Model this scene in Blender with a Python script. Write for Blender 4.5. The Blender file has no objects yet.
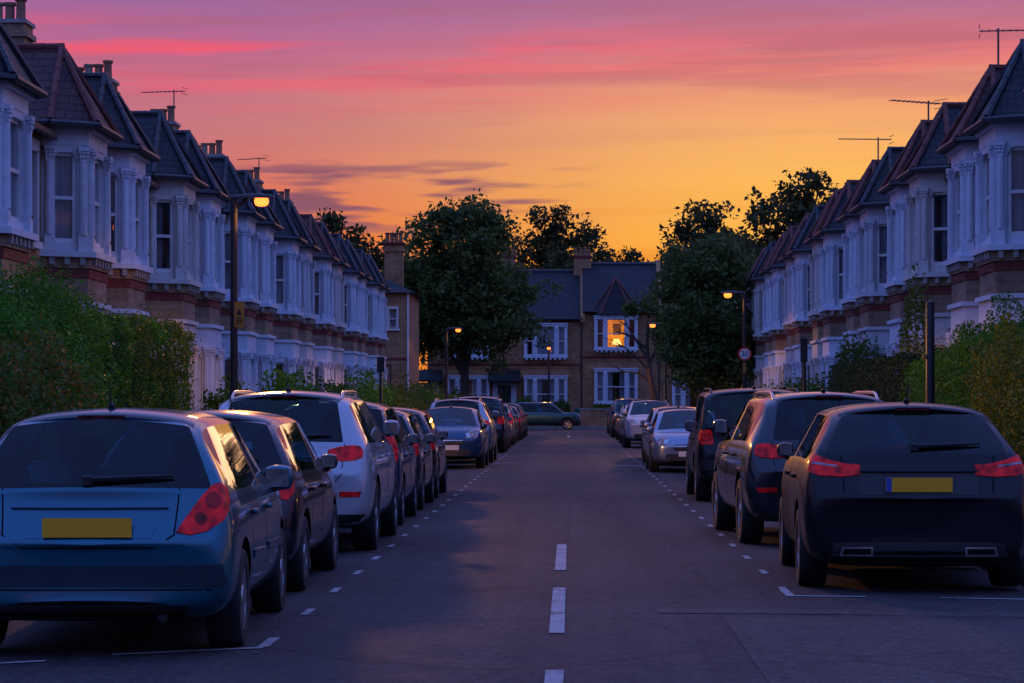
import bpy, bmesh, math, random
import numpy as np
from mathutils import Vector, Matrix
from mathutils.bvhtree import BVHTree

R = math.radians
random.seed(7)
rng = np.random.default_rng(11)
sc = bpy.context.scene
COL = sc.collection

# ---------------------------------------------------------------- helpers
def tag(o, label=None, cat=None, group=None, kind=None):
    if label: o['label'] = label
    if cat: o['category'] = cat
    if group: o['group'] = group
    if kind: o['kind'] = kind
    return o

def empty(name, loc=(0, 0, 0), rz=0.0, parent=None):
    o = bpy.data.objects.new(name, None)
    o.empty_display_size = 0.2
    COL.objects.link(o)
    o.location = loc
    o.rotation_euler = (0, 0, rz)
    if parent: o.parent = parent
    return o

def kids(o):
    return KID.get(o.name, [])
KID = {}

def link(o, parent=None):
    COL.objects.link(o)
    if parent is not None:
        o.parent = parent
        KID.setdefault(parent.name, []).append(o)
    return o

def copy_tree(o, parent=None, swap=None):
    c = o.copy()
    link(c, parent)
    if swap and c.type == 'MESH':
        for i, s in enumerate(c.material_slots):
            mt = s.material
            if mt and mt.name in swap:
                s.link = 'OBJECT'
                s.material = swap[mt.name]
    for ch in list(kids(o)):
        copy_tree(ch, c, swap)
    return c

class MB:
    """collects shapes, builds ONE mesh object"""
    def __init__(self, flip=False):
        self.v = []; self.f = []; self.m = []; self.flip = flip; self.mats = []
    def mi(self, mat):
        if mat not in self.mats: self.mats.append(mat)
        return self.mats.index(mat)
    def add(self, vs, fs, mat):
        b = len(self.v); k = self.mi(mat)
        self.v.extend([tuple(p) for p in vs])
        for f in fs:
            self.f.append([b + i for i in f]); self.m.append(k)
    def box(self, x0, x1, y0, y1, z0, z1, mat):
        vs = [(x0,y0,z0),(x1,y0,z0),(x1,y1,z0),(x0,y1,z0),(x0,y0,z1),(x1,y0,z1),(x1,y1,z1),(x0,y1,z1)]
        self.add(vs, [(3,2,1,0),(4,5,6,7),(0,1,5,4),(1,2,6,5),(2,3,7,6),(3,0,4,7)], mat)
    def fbox(self, O, U, N, u0, u1, n0, n1, z0, z1, mat):
        """box in a frame: O origin, U along, N outward (2D unit vectors)"""
        P = lambda u, n, z: (O[0]+U[0]*u+N[0]*n, O[1]+U[1]*u+N[1]*n, z)
        vs = [P(u0,n0,z0),P(u1,n0,z0),P(u1,n1,z0),P(u0,n1,z0),P(u0,n0,z1),P(u1,n0,z1),P(u1,n1,z1),P(u0,n1,z1)]
        fs = [(3,2,1,0),(4,5,6,7),(0,1,5,4),(1,2,6,5),(2,3,7,6),(3,0,4,7)]
        if U[0]*N[1]-U[1]*N[0] < 0: fs = [f[::-1] for f in fs]
        self.add(vs, fs, mat)
    def prism(self, poly, z0, z1, mat):
        n = len(poly)
        a = sum(poly[i][0]*poly[(i+1)%n][1]-poly[(i+1)%n][0]*poly[i][1] for i in range(n))
        if a < 0: poly = poly[::-1]
        vs = [(x,y,z0) for x,y in poly]+[(x,y,z1) for x,y in poly]
        fs = [tuple(range(n))[::-1], tuple(range(n,2*n))]
        for i in range(n):
            j = (i+1)%n
            fs.append((i,j,n+j,n+i))
        self.add(vs, fs, mat)
    def tube(self, pts, rads, mat, n=8, cap=True):
        pts = [Vector(p) for p in pts]
        if not isinstance(rads, (list, tuple)): rads = [rads]*len(pts)
        vs = []; fs = []
        prev = None
        for i, p in enumerate(pts):
            d = (pts[min(i+1,len(pts)-1)]-pts[max(i-1,0)]).normalized()
            if prev is None:
                a = d.orthogonal().normalized()
            else:
                a = (prev - d*prev.dot(d))
                a = a.normalized() if a.length > 1e-6 else d.orthogonal().normalized()
            prev = a
            b = d.cross(a)
            for k in range(n):
                t = 2*math.pi*k/n
                vs.append(p+(a*math.cos(t)+b*math.sin(t))*rads[i])
        for i in range(len(pts)-1):
            for k in range(n):
                k2 = (k+1)%n
                fs.append((i*n+k, i*n+k2, (i+1)*n+k2, (i+1)*n+k))
        if cap:
            fs.append(tuple(range(n))[::-1]); fs.append(tuple((len(pts)-1)*n+k for k in range(n)))
        self.add(vs, fs, mat)
    def lathe(self, c, prof, mat, n=16, axis='z'):
        """prof: list of (r, h)"""
        vs = []; fs = []
        for r, h in prof:
            for k in range(n):
                t = 2*math.pi*k/n
                if axis == 'z': vs.append((c[0]+r*math.cos(t), c[1]+r*math.sin(t), c[2]+h))
                else: vs.append((c[0]+h, c[1]+r*math.cos(t), c[2]+r*math.sin(t)))
        for i in range(len(prof)-1):
            for k in range(n):
                k2 = (k+1)%n
                fs.append((i*n+k, i*n+k2, (i+1)*n+k2, (i+1)*n+k))
        fs.append(tuple(range(n))[::-1]); fs.append(tuple((len(prof)-1)*n+k for k in range(n)))
        self.add(vs, fs, mat)
    def rbox(self, c, s, mat, r=0.25, it=2, rot=None):
        """soft box: catmull-clark style rounded block of centre c, full size s"""
        n = 3 + it*2
        vs = []; fs = []; idx = {}
        def P(a, b, d):
            p = Vector((a, b, d))
            q = p.copy()
            sph = p.normalized()*1.0
            m = max(abs(a), abs(b), abs(d))
            q = p*(1-r)+sph*r*1.15
            q = Vector((q.x*s[0]/2, q.y*s[1]/2, q.z*s[2]/2))
            if rot: q = rot @ q
            return q+Vector(c)
        def get(a, b, d):
            k = (round(a,4), round(b,4), round(d,4))
            if k not in idx:
                idx[k] = len(vs); vs.append(P(a,b,d))
            return idx[k]
        g = [math.sin((-1+2*i/(n-1))*math.pi/2) for i in range(n)]
        for ax in range(3):
            for sgn in (-1, 1):
                for i in range(n-1):
                    for j in range(n-1):
                        q = []
                        for (u, w) in ((g[i],g[j]),(g[i+1],g[j]),(g[i+1],g[j+1]),(g[i],g[j+1])):
                            t = [0,0,0]; t[ax] = sgn; t[(ax+1)%3] = u; t[(ax+2)%3] = w
                            q.append(get(*t))
                        fs.append(tuple(q if sgn > 0 else q[::-1]))
        self.add(vs, fs, mat)
    def build(self, name, parent=None, smooth=None):
        me = bpy.data.meshes.new(name)
        v = self.v; f = self.f
        if self.flip:
            v = [(x,-y,z) for x,y,z in v]; f = [q[::-1] for q in f]
        me.from_pydata(v, [], f)
        for m in self.mats: me.materials.append(m)
        me.polygons.foreach_set('material_index', self.m)
        if smooth is not None:
            me.polygons.foreach_set('use_smooth', [True]*len(f))
            me.set_sharp_from_angle(angle=R(smooth))
        me.update()
        o = bpy.data.objects.new(name, me)
        return link(o, parent)

# ---------------------------------------------------------------- materials
def new_mat(name):
    m = bpy.data.materials.new(name); m.use_nodes = True
    nt = m.node_tree
    b = nt.nodes['Principled BSDF']
    return m, nt, b
def N(nt, t, **kw):
    n = nt.nodes.new(t)
    for k, v in kw.items():
        if k in n.bl_rna.properties.keys(): setattr(n, k, v)
        else: n.inputs[k].default_value = v
    return n
def ramp(nt, stops, fac=None):
    r = nt.nodes.new('ShaderNodeValToRGB')
    e = r.color_ramp.elements
    while len(e) < len(stops): e.new(0.5)
    for i, (p, c) in enumerate(stops):
        e[i].position = p; e[i].color = (c[0], c[1], c[2], 1)
    if fac is not None: nt.links.new(fac, r.inputs[0])
    return r
def mixc(nt, fac, a, b, mode='MIX'):
    m = nt.nodes.new('ShaderNodeMix'); m.data_type = 'RGBA'; m.blend_type = mode
    for i, x in ((0, fac), (6, a), (7, b)):
        if hasattr(x, 'links') or hasattr(x, 'is_output'): nt.links.new(x, m.inputs[i])
        elif i == 0: m.inputs[0].default_value = x
        else: m.inputs[i].default_value = (x[0], x[1], x[2], 1)
    return m.outputs[2]
def objco(nt):
    return N(nt, 'ShaderNodeTexCoord').outputs['Object']
def noise(nt, co, scale, detail=4, rough=0.55):
    n = N(nt, 'ShaderNodeTexNoise'); n.inputs['Scale'].default_value = scale
    n.inputs['Detail'].default_value = detail; n.inputs['Roughness'].default_value = rough
    if co is not None: nt.links.new(co, n.inputs['Vector'])
    return n.outputs['Fac']
def bump(nt, h, b, strength=0.3, dist=0.02):
    n = N(nt, 'ShaderNodeBump'); n.inputs['Strength'].default_value = strength; n.inputs['Distance'].default_value = dist
    nt.links.new(h, n.inputs['Height']); nt.links.new(n.outputs[0], b.inputs['Normal'])
def math_(nt, op, a, b=None, c=None):
    n = nt.nodes.new('ShaderNodeMath'); n.operation = op
    for i, x in enumerate((a, b, c)):
        if x is None: continue
        if hasattr(x, 'is_output'): nt.links.new(x, n.inputs[i])
        else: n.inputs[i].default_value = x
    return n.outputs[0]

def plain(name, col, rough=0.6, var=0.15, scale=6.0, metal=0.0, spec=0.5):
    m, nt, b = new_mat(name)
    f = noise(nt, objco(nt), scale)
    lo = [c*(1-var) for c in col]; hi = [min(1, c*(1+var)) for c in col]
    r = ramp(nt, [(0.3, lo), (0.7, hi)], f)
    nt.links.new(r.outputs[0], b.inputs['Base Color'])
    b.inputs['Roughness'].default_value = rough; b.inputs['Metallic'].default_value = metal
    b.inputs['Specular IOR Level'].default_value = spec
    return m

def brick_mat(name, c1, c2, mortar, scale=1.0):
    m, nt, b = new_mat(name)
    co = objco(nt)
    sep = N(nt, 'ShaderNodeSeparateXYZ'); nt.links.new(co, sep.inputs[0])
    geo = N(nt, 'ShaderNodeTexCoord'); nsep = N(nt, 'ShaderNodeSeparateXYZ'); nt.links.new(geo.outputs['Normal'], nsep.inputs[0])
    ax = math_(nt, 'ABSOLUTE', nsep.outputs[0]); gt = math_(nt, 'GREATER_THAN', ax, 0.72)
    u = N(nt, 'ShaderNodeMix'); u.data_type = 'FLOAT'
    nt.links.new(gt, u.inputs[0]); nt.links.new(sep.outputs[0], u.inputs[2]); nt.links.new(sep.outputs[1], u.inputs[3])
    comb = N(nt, 'ShaderNodeCombineXYZ'); nt.links.new(u.outputs[0], comb.inputs[0]); nt.links.new(sep.outputs[2], comb.inputs[1])
    t = N(nt, 'ShaderNodeTexBrick')
    nt.links.new(comb.outputs[0], t.inputs['Vector'])
    t.inputs['Scale'].default_value = 1.0
    t.inputs['Brick Width'].default_value = 0.225*scale; t.inputs['Row Height'].default_value = 0.075*scale
    t.inputs['Mortar Size'].default_value = 0.006*scale; t.inputs['Mortar Smooth'].default_value = 0.3
    t.inputs['Color1'].default_value = (*c1, 1); t.inputs['Color2'].default_value = (*c2, 1); t.inputs['Mortar'].default_value = (*mortar, 1)
    t.inputs['Bias'].default_value = -0.1
    n1 = noise(nt, co, 1.3); n2 = noise(nt, co, 9.0)
    dirt = ramp(nt, [(0.3, (0.55,0.52,0.5)), (0.7, (1.1,1.08,1.05))], n1)
    c = mixc(nt, 0.8, t.outputs['Color'], dirt.outputs[0], 'MULTIPLY')
    d2 = ramp(nt, [(0.35, (0.7,0.7,0.7)), (0.65, (1.15,1.15,1.15))], n2)
    c = mixc(nt, 0.7, c, d2.outputs[0], 'MULTIPLY')
    nt.links.new(c, b.inputs['Base Color']); b.inputs['Roughness'].default_value = 0.9
    bump(nt, math_(nt, 'SUBTRACT', 1.0, t.outputs['Fac']), b, 0.6, 0.01)
    return m

def slate_mat(name, c1, c2):
    m, nt, b = new_mat(name)
    co = objco(nt)
    sep = N(nt, 'ShaderNodeSeparateXYZ'); nt.links.new(co, sep.inputs[0])
    geo = N(nt, 'ShaderNodeTexCoord'); nsep = N(nt, 'ShaderNodeSeparateXYZ'); nt.links.new(geo.outputs['Normal'], nsep.inputs[0])
    gt = math_(nt, 'GREATER_THAN', math_(nt, 'ABSOLUTE', nsep.outputs[0]), math_(nt, 'ABSOLUTE', nsep.outputs[1]))
    u = N(nt, 'ShaderNodeMix'); u.data_type = 'FLOAT'
    nt.links.new(gt, u.inputs[0]); nt.links.new(sep.outputs[0], u.inputs[2]); nt.links.new(sep.outputs[1], u.inputs[3])
    comb = N(nt, 'ShaderNodeCombineXYZ'); nt.links.new(u.outputs[0], comb.inputs[0]); nt.links.new(sep.outputs[2], comb.inputs[1])
    t = N(nt, 'ShaderNodeTexBrick')
    nt.links.new(comb.outputs[0], t.inputs['Vector'])
    t.inputs['Scale'].default_value = 1.0
    t.inputs['Brick Width'].default_value = 0.25; t.inputs['Row Height'].default_value = 0.14
    t.inputs['Mortar Size'].default_value = 0.010; t.inputs['Mortar Smooth'].default_value = 0.6
    t.inputs['Color1'].default_value = (*c1, 1); t.inputs['Color2'].default_value = (*c2, 1)
    t.inputs['Mortar'].default_value = (c1[0]*.35, c1[1]*.35, c1[2]*.35, 1)
    n1 = noise(nt, co, 1.1); n2 = noise(nt, co, 14.0)
    d = ramp(nt, [(0.3, (0.6,0.6,0.6)), (0.7, (1.2,1.2,1.15))], n1)
    c = mixc(nt, 0.85, t.outputs['Color'], d.outputs[0], 'MULTIPLY')
    d2 = ramp(nt, [(0.35, (0.75,0.75,0.75)), (0.65, (1.15,1.15,1.15))], n2)
    c = mixc(nt, 0.8, c, d2.outputs[0], 'MULTIPLY')
    nt.links.new(c, b.inputs['Base Color']); b.inputs['Roughness'].default_value = 0.62
    b.inputs['Specular IOR Level'].default_value = 0.35
    # course steps: saw-tooth in height
    fr = math_(nt, 'FRACT', math_(nt, 'DIVIDE', sep.outputs[2], 0.14))
    bump(nt, math_(nt, 'SUBTRACT', math_(nt, 'ADD', t.outputs['Fac'], 0.0), fr), b, 0.7, 0.02)
    return m

def paint_wall(name, col):
    m, nt, b = new_mat(name)
    co = objco(nt)
    n1 = noise(nt, co, 0.9, 6); n2 = noise(nt, co, 7.0, 5)
    r = ramp(nt, [(0.25, [c*0.78 for c in col]), (0.55, col), (0.8, [min(.85, c*1.06) for c in col])], n1)
    r2 = ramp(nt, [(0.32, (0.84,0.83,0.82)), (0.52, (1,1,1))], n2)
    c = mixc(nt, 0.75, r.outputs[0], r2.outputs[0], 'MULTIPLY')
    nt.links.new(c, b.inputs['Base Color']); b.inputs['Roughness'].default_value = 0.7
    bump(nt, n2, b, 0.15, 0.01)
    return m

def car_paint(name, col, metal=0.55, rough=0.32, coat=.9):
    m, nt, b = new_mat(name)
    co = objco(nt)
    f = noise(nt, co, 900.0, 2)
    r = ramp(nt, [(0.3, [c*0.75 for c in col]), (0.7, [min(1, c*1.3) for c in col])], f)
    dn = noise(nt, co, 3.0, 6, 0.7)
    # road film low on the body
    sep = N(nt, 'ShaderNodeSeparateXYZ'); nt.links.new(co, sep.inputs[0])
    low = N(nt, 'ShaderNodeMapRange'); nt.links.new(sep.outputs[2], low.inputs[0])
    low.inputs[1].default_value = 0.55; low.inputs[2].default_value = 0.12; low.inputs[3].default_value = 0.0; low.inputs[4].default_value = 0.5
    dirtf = math_(nt, 'MULTIPLY', low.outputs[0], dn)
    c = mixc(nt, dirtf, r.outputs[0], (0.014, 0.013, 0.012))
    geo = N(nt, 'ShaderNodeNewGeometry')
    c = mixc(nt, geo.outputs['Backfacing'], c, (0.012, 0.012, 0.014))
    nt.links.new(c, b.inputs['Base Color'])
    nt.links.new(math_(nt, 'MULTIPLY', math_(nt, 'SUBTRACT', 1.0, geo.outputs['Backfacing']), metal), b.inputs['Metallic'])
    nt.links.new(math_(nt, 'ADD', rough, math_(nt, 'MULTIPLY', dirtf, 0.5)), b.inputs['Roughness'])
    b.inputs['Coat Weight'].default_value = coat; b.inputs['Specular IOR Level'].default_value = 0.2
    nt.links.new(math_(nt, 'ADD', 0.035, math_(nt, 'MULTIPLY', dirtf, 0.35)), b.inputs['Coat Roughness'])
    return m

def glass_mat(name, tint, ior=1.5, rough=0.015, base=0.03):
    m = bpy.data.materials.new(name); m.use_nodes = True
    nt = m.node_tree; nt.nodes.clear()
    out = N(nt, 'ShaderNodeOutputMaterial')
    tr = N(nt, 'ShaderNodeBsdfTransparent'); tr.inputs[0].default_value = (*tint, 1)
    gl = N(nt, 'ShaderNodeBsdfGlossy'); gl.inputs['Roughness'].default_value = rough
    gl.inputs[0].default_value = (0.95, 0.95, 0.95, 1)
    f = N(nt, 'ShaderNodeLayerWeight'); f.inputs['Blend'].default_value = 0.5
    fac = math_(nt, 'MULTIPLY_ADD', math_(nt, 'POWER', f.outputs['Facing'], 4.0), 0.80, base)
    fac = math_(nt, 'MINIMUM', fac, 0.62)
    dn = noise(nt, objco(nt), 5.0, 5)
    nt.links.new(math_(nt, 'MULTIPLY', dn, rough*3), gl.inputs['Roughness'])
    mx = N(nt, 'ShaderNodeMixShader')
    nt.links.new(fac, mx.inputs[0]); nt.links.new(tr.outputs[0], mx.inputs[1]); nt.links.new(gl.outputs[0], mx.inputs[2])
    nt.links.new(mx.outputs[0], out.inputs[0])
    return m

def lens_mat(name, col, emit=0.0):
    m, nt, b = new_mat(name)
    co = objco(nt)
    v = N(nt, 'ShaderNodeTexVoronoi'); v.inputs['Scale'].default_value = 14.0; nt.links.new(co, v.inputs['Vector'])
    r = ramp(nt, [(0.0, [c*0.25 for c in col]), (0.30, [c*.6 for c in col]), (0.8, [min(1, c*1.5+0.004) for c in col])], v.outputs['Distance'])
    nt.links.new(r.outputs[0], b.inputs['Base Color'])
    b.inputs['Roughness'].default_value = 0.4; b.inputs['Specular IOR Level'].default_value = 0.1; b.inputs['Coat Weight'].default_value = 0.35; b.inputs['Coat Roughness'].default_value = 0.03
    if emit:
        nt.links.new(r.outputs[0], b.inputs['Emission Color']); b.inputs['Emission Strength'].default_value = emit
    return m

def emit_mat(name, col, strength):
    m, nt, b = new_mat(name)
    b.inputs['Base Color'].default_value = (*col, 1)
    b.inputs['Emission Color'].default_value = (*col, 1); b.inputs['Emission Strength'].default_value = strength
    return m

def leaf_mat(name, cols, trans=0.35, rough=0.55):
    m = bpy.data.materials.new(name); m.use_nodes = True
    nt = m.node_tree; nt.nodes.clear()
    out = N(nt, 'ShaderNodeOutputMaterial')
    geo = N(nt, 'ShaderNodeNewGeometry')
    co = objco(nt)
    n1 = noise(nt, co, 0.7, 3)
    f = math_(nt, 'ADD', math_(nt, 'MULTIPLY', geo.outputs['Random Per Island'], 0.6), math_(nt, 'MULTIPLY', n1, 0.4))
    k = len(cols)
    r = ramp(nt, [(0.15+0.7*i/(k-1), c) for i, c in enumerate(cols)], f)
    d = N(nt, 'ShaderNodeBsdfPrincipled'); nt.links.new(r.outputs[0], d.inputs['Base Color']); d.inputs['Roughness'].default_value = rough
    d.inputs['Specular IOR Level'].default_value = 0.3
    t = N(nt, 'ShaderNodeBsdfTranslucent'); nt.links.new(r.outputs[0], t.inputs[0])
    mx = N(nt, 'ShaderNodeMixShader'); mx.inputs[0].default_value = trans
    nt.links.new(d.outputs[0], mx.inputs[1]); nt.links.new(t.outputs[0], mx.inputs[2]); nt.links.new(mx.outputs[0], out.inputs[0])
    return m

def asphalt_mat(name, base, tint=(1, 1, 1)):
    m, nt, b = new_mat(name)
    co = objco(nt)
    big = noise(nt, co, 0.22, 5); mid = noise(nt, co, 2.2, 5, 0.6)
    v = N(nt, 'ShaderNodeTexVoronoi'); v.inputs['Scale'].default_value = 70.0; nt.links.new(co, v.inputs['Vector'])
    spk = noise(nt, co, 22.0, 5, 0.85)
    B = [base*t for t in tint]
    r1 = ramp(nt, [(0.3, [x*0.72 for x in B]), (0.7, [x*1.25 for x in B])], big)
    r2 = ramp(nt, [(0.3, (0.78,0.78,0.78)), (0.7, (1.2,1.2,1.2))], mid)
    r3 = ramp(nt, [(0.36, (0.3,0.3,0.3)), (0.50, (0.95,0.95,0.95)), (0.64, (2.3,2.3,2.3))], spk)
    c = mixc(nt, 1.0, r1.outputs[0], r2.outputs[0], 'MULTIPLY')
    c = mixc(nt, 0.85, c, r3.outputs[0], 'MULTIPLY')
    mp = N(nt, 'ShaderNodeMapping'); mp.inputs['Scale'].default_value = (1.7, .05, 1.0); nt.links.new(co, mp.inputs['Vector'])
    trk = noise(nt, mp.outputs[0], 1.0, 4, .6)
    r4 = ramp(nt, [(0.35, (0.72,0.73,0.76)), (0.62, (1.22,1.18,1.14))], trk)
    c = mixc(nt, 1.0, c, r4.outputs[0], 'MULTIPLY')
    st = noise(nt, co, 0.9, 5, .65)
    r5 = ramp(nt, [(0.30, (0.45,0.45,0.46)), (0.42, (1,1,1))], st)
    c = mixc(nt, 0.8, c, r5.outputs[0], 'MULTIPLY')
    # cracks and sealed seams
    vc = N(nt, 'ShaderNodeTexVoronoi'); vc.feature = 'DISTANCE_TO_EDGE'; vc.inputs['Scale'].default_value = 0.35
    wn = N(nt, 'ShaderNodeTexNoise'); wn.inputs['Scale'].default_value = 1.5; wn.inputs['Detail'].default_value = 5
    nt.links.new(co, wn.inputs['Vector'])
    wv = mixc(nt, 0.12, co, wn.outputs['Color'], 'LINEAR_LIGHT')
    nt.links.new(wv, vc.inputs['Vector'])
    ck = ramp(nt, [(0.0, (0.25,0.25,0.25)), (0.016, (1,1,1))], vc.outputs['Distance'])
    c = mixc(nt, 0.6, c, ck.outputs[0], 'MULTIPLY')
    nt.links.new(c, b.inputs['Base Color'])
    rr = ramp(nt, [(0.3, (0.72,)*3), (0.7, (0.9,)*3)], mid)
    nt.links.new(rr.outputs[0], b.inputs['Roughness'])
    b.inputs['Specular IOR Level'].default_value = 0.35
    bump(nt, v.outputs['Distance'], b, 0.55, 0.012)
    return m

def marking_mat(name, col):
    m = bpy.data.materials.new(name); m.use_nodes = True
    nt = m.node_tree; b = nt.nodes['Principled BSDF']
    co = objco(nt)
    n1 = noise(nt, co, 26.0, 5, 0.7); n2 = noise(nt, co, 2.5, 4)
    s = math_(nt, 'ADD', math_(nt, 'MULTIPLY', n1, 0.6), math_(nt, 'MULTIPLY', n2, 0.5))
    r = ramp(nt, [(0.42, [0.045]*3), (0.52, [c*0.8 for c in col]), (0.75, col)], s)
    nt.links.new(r.outputs[0], b.inputs['Base Color']); b.inputs['Roughness'].default_value = 0.8
    return m

M = {}
M['white'] = paint_wall('white_masonry_paint', (0.67, 0.73, 0.82))
M['greywhite'] = paint_wall('greyish_masonry_paint', (0.60, 0.62, 0.66))
M['cream'] = paint_wall('cream_masonry_paint', (0.66, 0.63, 0.60))
M['frame'] = plain('white_window_paint', (0.70, 0.70, 0.70), 0.45, 0.08)
M['brick'] = brick_mat('yellow_stock_brick', (0.46, 0.29, 0.17), (0.30, 0.18, 0.105), (0.32, 0.27, 0.22))
M['brick_end'] = brick_mat('brown_stock_brick', (0.58, 0.28, 0.13), (0.42, 0.19, 0.085), (0.36, 0.28, 0.2))
M['redbrick'] = brick_mat('red_rubbed_brick', (0.30, 0.045, 0.035), (0.23, 0.035, 0.03), (0.16, 0.08, 0.07))
M['slate'] = slate_mat('dark_slate', (0.027, 0.029, 0.034), (0.017, 0.019, 0.023))
M['slate_b'] = slate_mat('worn_slate', (0.036, 0.031, 0.033), (0.024, 0.021, 0.023))
M['tile'] = slate_mat('red_clay_tile', (0.115, 0.040, 0.034), (0.075, 0.028, 0.026))
M['clay'] = plain('clay_ridge', (0.17, 0.052, 0.04), 0.8, 0.3, 5)
M['lead'] = plain('dark_gutter', (0.030, 0.030, 0.034), 0.5, 0.3, 5)
M['pot'] = plain('clay_chimney_pot', (0.30, 0.13, 0.075), 0.85, 0.3, 6)
M['pot_buff'] = plain('buff_chimney_pot', (0.32, 0.23, 0.15), 0.85, 0.3, 6)
M['curtain'] = plain('net_curtain', (0.42, 0.42, 0.45), 0.9, 0.2, 3)
M['curtain_d'] = plain('dark_curtain', (0.14, 0.085, 0.08), 0.9, 0.3, 3)
M['pane'] = glass_mat('house_glass', (0.75, 0.8, 0.85), base=0.11)
M['door'] = plain('dark_door_paint', (0.03, 0.035, 0.06), 0.4, 0.2)
M['door_red'] = plain('red_door_paint', (0.16, 0.02, 0.02), 0.4, 0.2)
M['stone'] = plain('coping_stone', (0.35, 0.33, 0.30), 0.9, 0.25, 4)
M['metal'] = plain('aerial_metal', (0.12, 0.12, 0.13), 0.45, 0.2, 4, 0.7)
M['post'] = plain('black_post_paint', (0.012, 0.012, 0.014), 0.45, 0.3, 6)
M['rustpost'] = plain('brown_post_paint', (0.022, 0.015, 0.013), 0.5, 0.3, 6)
M['grey'] = plain('galvanised_grey', (0.22, 0.22, 0.23), 0.5, 0.2, 8, 0.4)
M['yellow'] = plain('yellow_sign', (0.48, 0.20, 0.015), 0.5, 0.1)
M['signwhite'] = plain('sign_white', (0.72, 0.72, 0.72), 0.5, 0.05)
M['signred'] = plain('sign_red', (0.55, 0.02, 0.02), 0.5, 0.05)
M['signblack'] = plain('sign_black', (0.01, 0.01, 0.01), 0.5, 0.05)
M['asphalt'] = asphalt_mat('asphalt', 0.040, (1.16, 0.93, 0.97))
M['asphalt_p'] = asphalt_mat('asphalt_repair', 0.056, (1.20, 0.95, 0.92))
M['asphalt_d'] = asphalt_mat('asphalt_trench', 0.034, (1, 1, 1))
M['paving'] = plain('paving', (0.16, 0.15, 0.145), 0.9, 0.3, 2)
M['kerb'] = plain('granite_kerb', (0.24, 0.235, 0.23), 0.85, 0.3, 4)
M['soil'] = plain('garden_soil', (0.045, 0.040, 0.026), 0.95, 0.4, 1)
M['mark'] = marking_mat('road_paint', (0.42, 0.41, 0.41))
M['bark'] = plain('bark', (0.055, 0.042, 0.034), 0.95, 0.4, 4)
M['leaf_tree'] = leaf_mat('tree_leaves', [(0.056,0.088,0.023), (0.094,0.143,0.032), (0.159,0.192,0.039)])
M['leaf_far'] = leaf_mat('far_tree_leaves', [(0.042,0.053,0.017), (0.070,0.080,0.022), (0.117,0.104,0.024)])
M['leaf_hedge'] = leaf_mat('hedge_leaves', [(0.031,0.104,0.007), (0.061,0.196,0.011), (0.109,0.299,0.015)])
M['leaf_privet'] = leaf_mat('dull_hedge_leaves', [(0.039,0.097,0.011), (0.064,0.143,0.013), (0.096,0.184,0.015)])
M['leaf_dark'] = leaf_mat('clipped_dark_leaves', [(0.014,0.034,0.010), (0.022,0.050,0.013), (0.034,0.066,0.016)])
M['leaf_olive'] = leaf_mat('olive_hedge_leaves', [(0.061,0.104,0.008), (0.109,0.162,0.010), (0.157,0.206,0.012)])
M['leaf_yellow'] = leaf_mat('yellow_leaves', [(0.088,0.096,0.008), (0.246,0.211,0.010), (0.456,0.316,0.010)])
M['leaf_rust'] = leaf_mat('rusty_leaves', [(0.061,0.095,0.010), (0.176,0.123,0.016), (0.316,0.113,0.025)])
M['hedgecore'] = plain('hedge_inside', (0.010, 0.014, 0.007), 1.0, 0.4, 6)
# car materials
M['rubber'] = plain('tyre_rubber', (0.012, 0.012, 0.013), 0.75, 0.3, 20)
M['rim'] = plain('alloy_rim', (0.42, 0.42, 0.44), 0.3, 0.15, 10, 0.85)
M['plastic'] = plain('black_trim', (0.014, 0.014, 0.016), 0.55, 0.25, 12)
M['under'] = plain('underbody', (0.006, 0.006, 0.006), 0.95, 0.3, 12, 0, 0.1)
M['chrome'] = plain('chrome_trim', (0.55, 0.55, 0.57), 0.18, 0.08, 10, 0.95)
M['taillens'] = lens_mat('red_tail_lens', (0.40, 0.003, 0.006), 0.20)  # slight emission added to keep the unlit lens a strong red
M['reflector'] = lens_mat('red_reflector', (0.28, 0.003, 0.005), 0.12)  # unlit reflector, given a faint glow for its colour
M['clearlens'] = lens_mat('clear_lens', (0.22, 0.23, 0.26))
M['brakelens'] = lens_mat('dull_red_lens', (0.07, 0.006, 0.010))
M['plate_y'] = plain('yellow_plate', (0.85, 0.40, 0.006), 0.5, 0.06, 8)
M['plate_w'] = plain('white_plate', (0.62, 0.62, 0.60), 0.5, 0.06, 8)
M['plate_b'] = plain('blue_plate_band', (0.02, 0.07, 0.35), 0.5, 0.06, 8)
M['seat'] = plain('seat_cloth', (0.030, 0.032, 0.038), 0.9, 0.2, 12)
M['seat_light'] = plain('pale_seat_cover', (0.26, 0.34, 0.32), 0.9, 0.2, 12)
M['carglass'] = glass_mat('car_glass', (0.20, 0.40, 0.48))
M['mirror'] = plain('mirror_glass', (0.45, 0.52, 0.55), 0.04, 0.02, 3, 1.0)
M['groove_shade'] = plain('bumper_groove_shade', (0.005, 0.028, 0.040), 0.35, 0.15, 8)  # body blue darkened: the bumper groove's shade is painted in
M['taildeep'] = lens_mat('deep_red_lens', (0.22, 0.002, 0.006), 0.06)  # faint glow added here too, the lamp is off
M['mirror'] = plain('mirror_glass', (0.32, 0.46, 0.52), 0.05, 0.02, 3, 1.0)
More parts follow.
